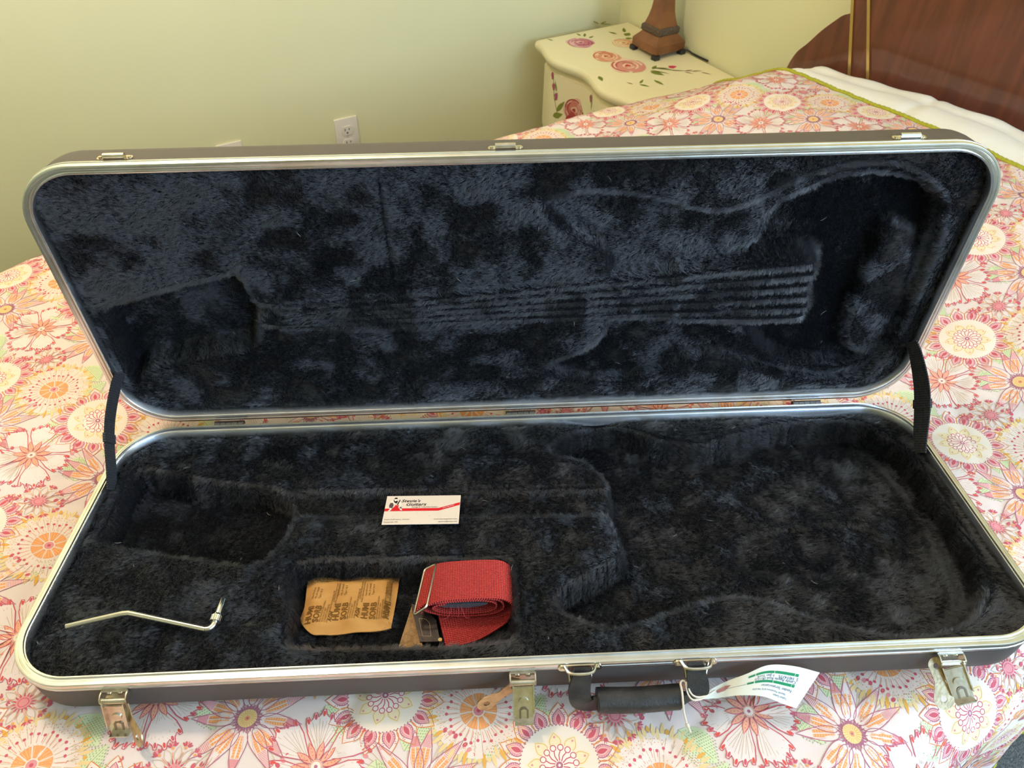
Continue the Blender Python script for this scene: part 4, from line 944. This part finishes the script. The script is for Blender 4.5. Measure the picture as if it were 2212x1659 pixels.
for i in range(nb):
    j = (i+1) % nb; F_.append((0, 1+i, 1+j))
    for k in range(1, RG): a = 1+(k-1)*nb; b = 1+k*nb; F_.append((a+i, b+i, b+j, a+j))
N_ = len(V_); faces = F_+[tuple(N_+q for q in f[::-1]) for f in F_]+[(1+(RG-1)*nb+i, N_+1+(RG-1)*nb+i, N_+1+(RG-1)*nb+(i+1) % nb, 1+(RG-1)*nb+(i+1) % nb) for i in range(nb)]
verts = [(*q, z) for q, z in zip(V_, zt)]+[(*q, z) for q, z in zip(V_, zbm)]
mesh_obj('pouch_paper', verts, faces, mat('kraft_paper', rgb(205, 150, 78), .7, var=(40, rgb(190, 132, 62)), bump=(160, .3, .001)), po, 60)
P = Print(); PI_ = rgb(122, 84, 34)
def column(x, dx, y0, top):
    """one repeat of the printed legend, reading from the near side to the far side"""
    r90 = PI/2+dx
    def T(s_, off, along, size, **k):
        P.text(s_, x+off-along*math.sin(dx), y0+along, size, PI_, 1, rot=r90, **k)
    T('HUMI', .0000, 0, .0092, bold=.00025, sx=.95); T('SORB', .0084, 0, .0092, bold=.00025, sx=.95)
    T('Specification', -.0040, .0310, .0032); T('MIL-D-3464D', .0000, .0310, .0032, sx=.9); T('Type I & II', .0040, .0310, .0032)
    for k, s_ in enumerate(('REACTIVATION TIME IN BAG', '16 HOURS AT 245 F', 'CONTENTS ACTIVATED', 'DESICCANT BAGGED FOR PACKAGE USE')): T(s_, .0110+k*.0025, 0, .0022, bold=.00003)
    T('AGM', .0222, .001, .0058, bold=.00015, shear=.25)
    T('ACTIVATED DESICCANT', .0205, .026, .0022, bold=.00003); T('STATIC DEHUMIDIFICATION', .0229, .022, .0022, bold=.00003)
    th = np.linspace(0, 2*PI, 26)[:-1]; drop = [(x+.0010+.0115*(1-math.cos(a))*.5*2-.0045, y0+.0580+.0050*math.sin(a)*(math.sin(a/2)**1.2)) for a in th]
    P.stroke(drop, .0006, PI_, 1, True); P.text('UNITS', x+.0105, y0+.0550, .0022, PI_, 1, rot=r90); P.text('16', x+.0140, y0+.0560, .0034, PI_, 1, rot=r90)
column(-.2400, -.08, .0860, 1); column(-.2105, -.04, .0880, 1); column(-.1795, -.02, .0880, 1)
P.text('HUMI', -.1570, .0890, .0092, PI_, 1, rot=PI/2-.06, bold=.00025, sx=.95); P.text('Specification', -.1600, .1190, .0034, PI_, 1, rot=PI/2); P.text('MIL-D-3464D', -.1560, .1190, .0034, PI_, 1, rot=PI/2, sx=.9)
for k in range(26):
    x = -.246+k*.0035; P.stroke([(x, .1385), (x+.004, .1455)], .0003, rgb(182, 126, 58), 1)
P.build('pouch_print', M_PRINT, po, lambda v, l: np.stack([v[:, 0], v[:, 1], pouch_z(v[:, 0], v[:, 1])+.0005], 1))

# whammy bar
wb = case_thing('tremolo_arm', 'bent chrome tremolo bar with knurled collar lying on the plush', 'tremolo bar')
arm = [(-.4740, .0680, -.0045), (-.4715, .0684, -.0042), (-.4300, .0755, -.0005), (-.4180, .0770, .0003), (-.4060, .0752, .0000), (-.3400, .0590, -.0036), (-.3330, .0574, -.0040), (-.3285, .0585, -.0040), (-.3262, .0620, -.0040), (-.3256, .0660, -.0040)]
arm = [(x, y, z+.0022) for x, y, z in arm]
MB().tube(smooth_open(arm, 5), [.0012]+[.0029]*45, 14).build('bar', mat('satin_chrome', (.78, .75, .66), .2, 1), wb, 50)
axis = Vector((.0028, .0250, .0030)).normalized(); p0 = Vector((-.3257, .0655, -.0018))
def ring_at(c, d, r, n=28, ripple=0):
    u = d.orthogonal().normalized(); w = d.cross(u); return [tuple(c+(u*math.cos(2*PI*k/n)+w*math.sin(2*PI*k/n))*(r*(1+ripple*(k % 2)))) for k in range(n)]
MB().rings([ring_at(p0+axis*z, axis, r, 36, rp) for z, r, rp in ((-.0005, .0044, 0), (.0000, .0054, .06), (.0062, .0054, .06), (.0067, .0044, 0), (.0085, .0040, 0), (.0086, .0032, 0))], True, True).build('knurled_collar', M_CHROME, wb, 25)
MB().rings([ring_at(p0+axis*z, axis, r, 16) for z, r in [(.0086, .0030), (.0090, .0031), (.0250, .0031), (.0256, .0026)]], True, True).build('threaded_end', mat('satin_chrome', (.78, .75, .66), .2, 1), wb, 40)

# rolled red guitar strap
rs_ = case_thing('guitar_strap', 'rolled red woven guitar strap with metal slider and leather end in the pocket', 'strap')
M_RED = mat('red_webbing', rgb(214, 40, 40), .7)
webbing_relief(M_RED, 2*PI/.0021, 2*PI/.0026, 1.0, rgb(226, 42, 40), rgb(255, 92, 82), .0010)
def strip_xz(q, y0, y1, k=7, yskew=0.0):
    pts = smooth_open([(x, (y0+y1)/2, z) for x, z in q], k); return pts, [(0, 1, 0)]*len(pts)
q = [(-.120, -.0285), (-.1165, -.0190), (-.1080, -.0120), (-.094, -.0082), (-.070, -.0068), (-.048, -.0070), (-.0330, -.0098), (-.0238, -.0190), (-.0228, -.0280), (-.0300, -.0372), (-.0440, -.0425), (-.0650, -.0448)]
pts, wd = strip_xz(q, .0835, .1345); w1 = ribbon('webbing', M_RED, rs_, pts, wd, .0505, .0017, 10)
q = [(-.1060, -.0140), (-.090, -.0104), (-.068, -.0090), (-.048, -.0094), (-.0370, -.0128), (-.0325, -.0205), (-.0345, -.0290), (-.0450, -.0350), (-.0700, -.0372), (-.0930, -.0352), (-.1090, -.0295), (-.1165, -.0235), (-.1140, -.0170), (-.1020, -.0136), (-.080, -.0116), (-.056, -.0118), (-.0425, -.0160), (-.0400, -.0230), (-.0450, -.0290), (-.0600, -.0325), (-.0850, -.0322), (-.1000, -.0285), (-.1075, -.0225), (-.1030, -.0175), (-.0930, -.0155)]
pts, wd = strip_xz(q, .0845, .1335); ribbon('inner_roll', M_RED, rs_, pts, wd, .0490, .0016, 10)
tq = [(-.0235, .1060, -.0290), (-.0300, .1010, -.0385), (-.0450, .0930, -.0425), (-.0650, .0830, -.0432), (-.0850, .0780, -.0432), (-.1000, .0765, -.0432)]
pts = smooth_open(tq, 6); ribbon('webbing_tail', M_RED, rs_, pts, [Vector((0, 1, 0)).lerp(Vector((-.25, 1, .10)), i/(len(pts)-1)) for i in range(len(pts))], .0480, .0016, 10)
M_WIRE = mat('dull_nickel_wire', (.72, .66, .52), .3, 1)
Aq, Bq, Cq, Dq = Vector((-.1130, .0800, -.0120)), Vector((-.1045, .1345, -.0098)), Vector((-.1178, .1330, -.0170)), Vector((-.1268, .0765, -.0205))
loop = []
for P0, P1, P2 in ((Dq, Aq, Bq), (Aq, Bq, Cq), (Bq, Cq, Dq), (Cq, Dq, Aq)):
    a = P1+(P0-P1).normalized()*.0032; b = P1+(P2-P1).normalized()*.0032; loop += [a.lerp(P1, t_).lerp(P1.lerp(b, t_), t_) for t_ in (0, .33, .66, 1)]
MB().tube(loop, .00125, 10, closed=True).build('slider_loop', M_WIRE, rs_, 60)
ribbon('webbing_fold', M_RED, rs_, smooth_open([(-.1085, .1090, -.0118), (-.1150, .1080, -.0150), (-.1215, .1060, -.0205), (-.1225, .1050, -.0260)], 4), [(.10, 1, 0)]*13, .0480, .0016, 10)
MB().prism([(-.075+.026*math.cos(a), -.0175+.0062*math.sin(a)) for a in np.linspace(PI, 2*PI, 16)], -.128, -.0855, lambda u, v, w: (u, -w, v)).build('slider_plate', mat('grey_slider', rgb(92, 90, 94), .5, bump=(500, .6, .001)), rs_, 40)
th = MB()
for k, (x, z) in enumerate(((-.090, -.0200), (-.082, -.0190), (-.078, -.0200))):
    th.tube(smooth_open([(x, .088, z), (x+.002, .082, z-.003), (x-.003+.004*k, .078, z-.010), (x-.009+.009*k, .079, z-.0125)], 5), .00022, 5)
th.build('frayed_thread', mat('red_thread', rgb(220, 84, 90), .7), rs_, 60)
M_SUEDE = mat('tan_suede', rgb(168, 128, 82), .95, bump=(420, .8, .0016), var=(300, rgb(132, 98, 60)))
MB().prism([(-.1435, .0520), (-.1180, .0530), (-.1255, .0800), (-.1325, .1040)], -.0440, -.0418).build('leather_end', M_SUEDE, rs_)
tab = MB().prism([(-.1210, .0575), (-.1000, .0570), (-.1050, .0830), (-.1180, .0990), (-.1325, .1055), (-.1318, .0980)], -.0416, -.0398).build('leather_tab', mat('dark_brown_leather', rgb(48, 36, 30), .42, bump=(200, .4, .001), var=(50, rgb(74, 58, 48))), rs_)
st = MB(); sq_ = [(-.1185, .0640), (-.1095, .0635), (-.1120, .0800), (-.1165, .0850), (-.1235, .0860)]
for i in range(5):
    a = Vector((*sq_[i], -.0396)); b = Vector((*sq_[(i+1) % 5], -.0396)); n = max(2, int((b-a).length/.0022))
    for k in range(n): st.tube([a.lerp(b, (k+.15)/n), a.lerp(b, (k+.8)/n)], .00026, 5)
st.build('stitching', mat('tan_thread', rgb(190, 160, 110), .8), tab)
MB().tube([(-.1000, .0585, -.0412), (-.1000, .0585, -.0388)], .0022, 12).build('brass_rivet', M_BRASS, tab, 40)

# hang tag tied to the handle
tg = case_thing('hang_tag', 'curled off-white paper tag with green bars tied by string to the case handle', 'tag')
col3 = [((.1505, -.0209, -.0360), (.1501, -.0228, -.0360)), ((.1782, -.0102, -.0300), (.1713, -.0208, -.0380)), ((.1996, -.0099, -.0160), (.1928, -.0236, -.0300)), ((.2208, -.0065, -.0080), (.2138, -.0272, -.0280)), ((.2466, -.0063, -.0120), (.2324, -.0307, -.0360)), ((.2755, -.0060, -.0260), (.2497, -.0284, -.0500))]
topc = np.array([list(q) for q in smooth_open([c[0] for c in col3], 8)]); botc = np.array([list(q) for q in smooth_open([c[1] for c in col3], 8)]); K = len(topc)
def tagp(a, b, off=0.0):
    """a: 0..1 along the tag, b: 0..1 from the far edge to the near edge"""
    a = np.clip(np.asarray(a, float), 0, 1)*(K-1); i = np.clip(a.astype(int), 0, K-2); f = (a-i)[..., None]
    T_ = topc[i]*(1-f)+topc[i+1]*f; B_ = botc[i]*(1-f)+botc[i+1]*f; d = (topc[i+1]-topc[i]); n_ = np.cross(B_-T_, d); n_ /= np.linalg.norm(n_, axis=-1, keepdims=True)
    b = np.asarray(b, float)[..., None]; return T_*(1-b)+B_*b+n_*off
A_, B_ = np.meshgrid(np.linspace(0, 1, 60), np.linspace(0, 1, 10), indexing='ij'); f4 = grid_faces(60, 10)
vt = tagp(A_, B_).reshape(-1, 3); vb = tagp(A_, B_, -.0004).reshape(-1, 3)
big_mesh('tag_paper', np.concatenate([vt, vb]), np.concatenate([f4, f4[:, ::-1]+600]), mat('off_white_tag_paper', rgb(236, 232, 214), .7), tg)
P = Print(); TI = rgb(70, 92, 134); TG = rgb(40, 140, 92); LW = .122; TW = .030
def tagtext(s_, a, b, size, **k):   # lettering runs from the wide end towards the hole, upside down to the viewer
    P.text(s_, -a*LW, b*TW, size, TI, 2, **k)
tagtext('Tradition Guitars', .83, .83, .0026); tagtext('Nazareth, Pennsylvania (610) 746-5799', .80, .735, .0024)
tagtext('Fender Stratocaster', .85, .60, .0034, sx=1.3); tagtext('Candy Apple Red (R122)', .86, .375, .0034, sx=1.3); tagtext('S  H014775   1-Jan York', .87, .285, .0034, sx=1.3)
for b in (.50, .215):
    for a0, a1 in ((.86, .835), (.828, .665), (.658, .50), (.49, .43)):
        aa = np.linspace(a0, a1, 8); P.stroke([(-a*LW, b*TW) for a in aa], .0022, TG, 2)
P.stroke([(-a*LW, .52*TW) for a in np.linspace(.25, .42, 6)], .0004, TI, 2)
# text coordinates: x grows towards the hole (reading direction), y grows towards the viewer -> letters are upside down
P.build('tag_print', M_PRINT, tg, lambda v, l: tagp(-v[:, 0]*-1/LW*-1, v[:, 1]/TW, .0003) if False else tagp(-(v[:, 0])/LW, v[:, 1]/TW, .0003))
hole = MB().add([tuple(tagp(np.array(a), np.array(b), .0004)) for a, b in ((.17, .45), (.24, .30), (.29, .35), (.25, .60), (.19, .65))], [(0, 1, 2, 3, 4)]).build('hole_patch', mat('rust_pink_patch', rgb(186, 122, 112), .8), tg)
M_STR = mat('white_cotton_string', rgb(226, 214, 190), .9)
sb = MB()
s0 = [(.1420, -.0150, -.0225), (.1385, -.0120, -.0190), (.1350, -.0140, -.0200), (.1345, -.0230, -.0195), (.1345, -.0310, -.0255), (.1355, -.0355, -.0340), (.1380, -.0420, -.0430), (.1410, -.0480, -.0490)]
sb.tube(smooth_open(s0, 6), .0010, 7)
sb.tube(smooth_open([(.1400, -.0130, -.0195), (.1415, -.0210, -.0270), (.1460, -.0260, -.0300), (.1560, -.0240, -.0318), (.1690, -.0175, -.0320)], 6), .0009, 7)
sb.tube(smooth_open([(.1410, -.0135, -.0190), (.1440, -.0205, -.0260), (.1500, -.0235, -.0295), (.1600, -.0215, -.0312), (.1700, -.0165, -.0315)], 6), .0009, 7)
sb.tube([(.1381, -.0422, -.0432), (.1392, -.0445, -.0456)], .0017, 8)
sb.build('string', M_STR, tg, 60)
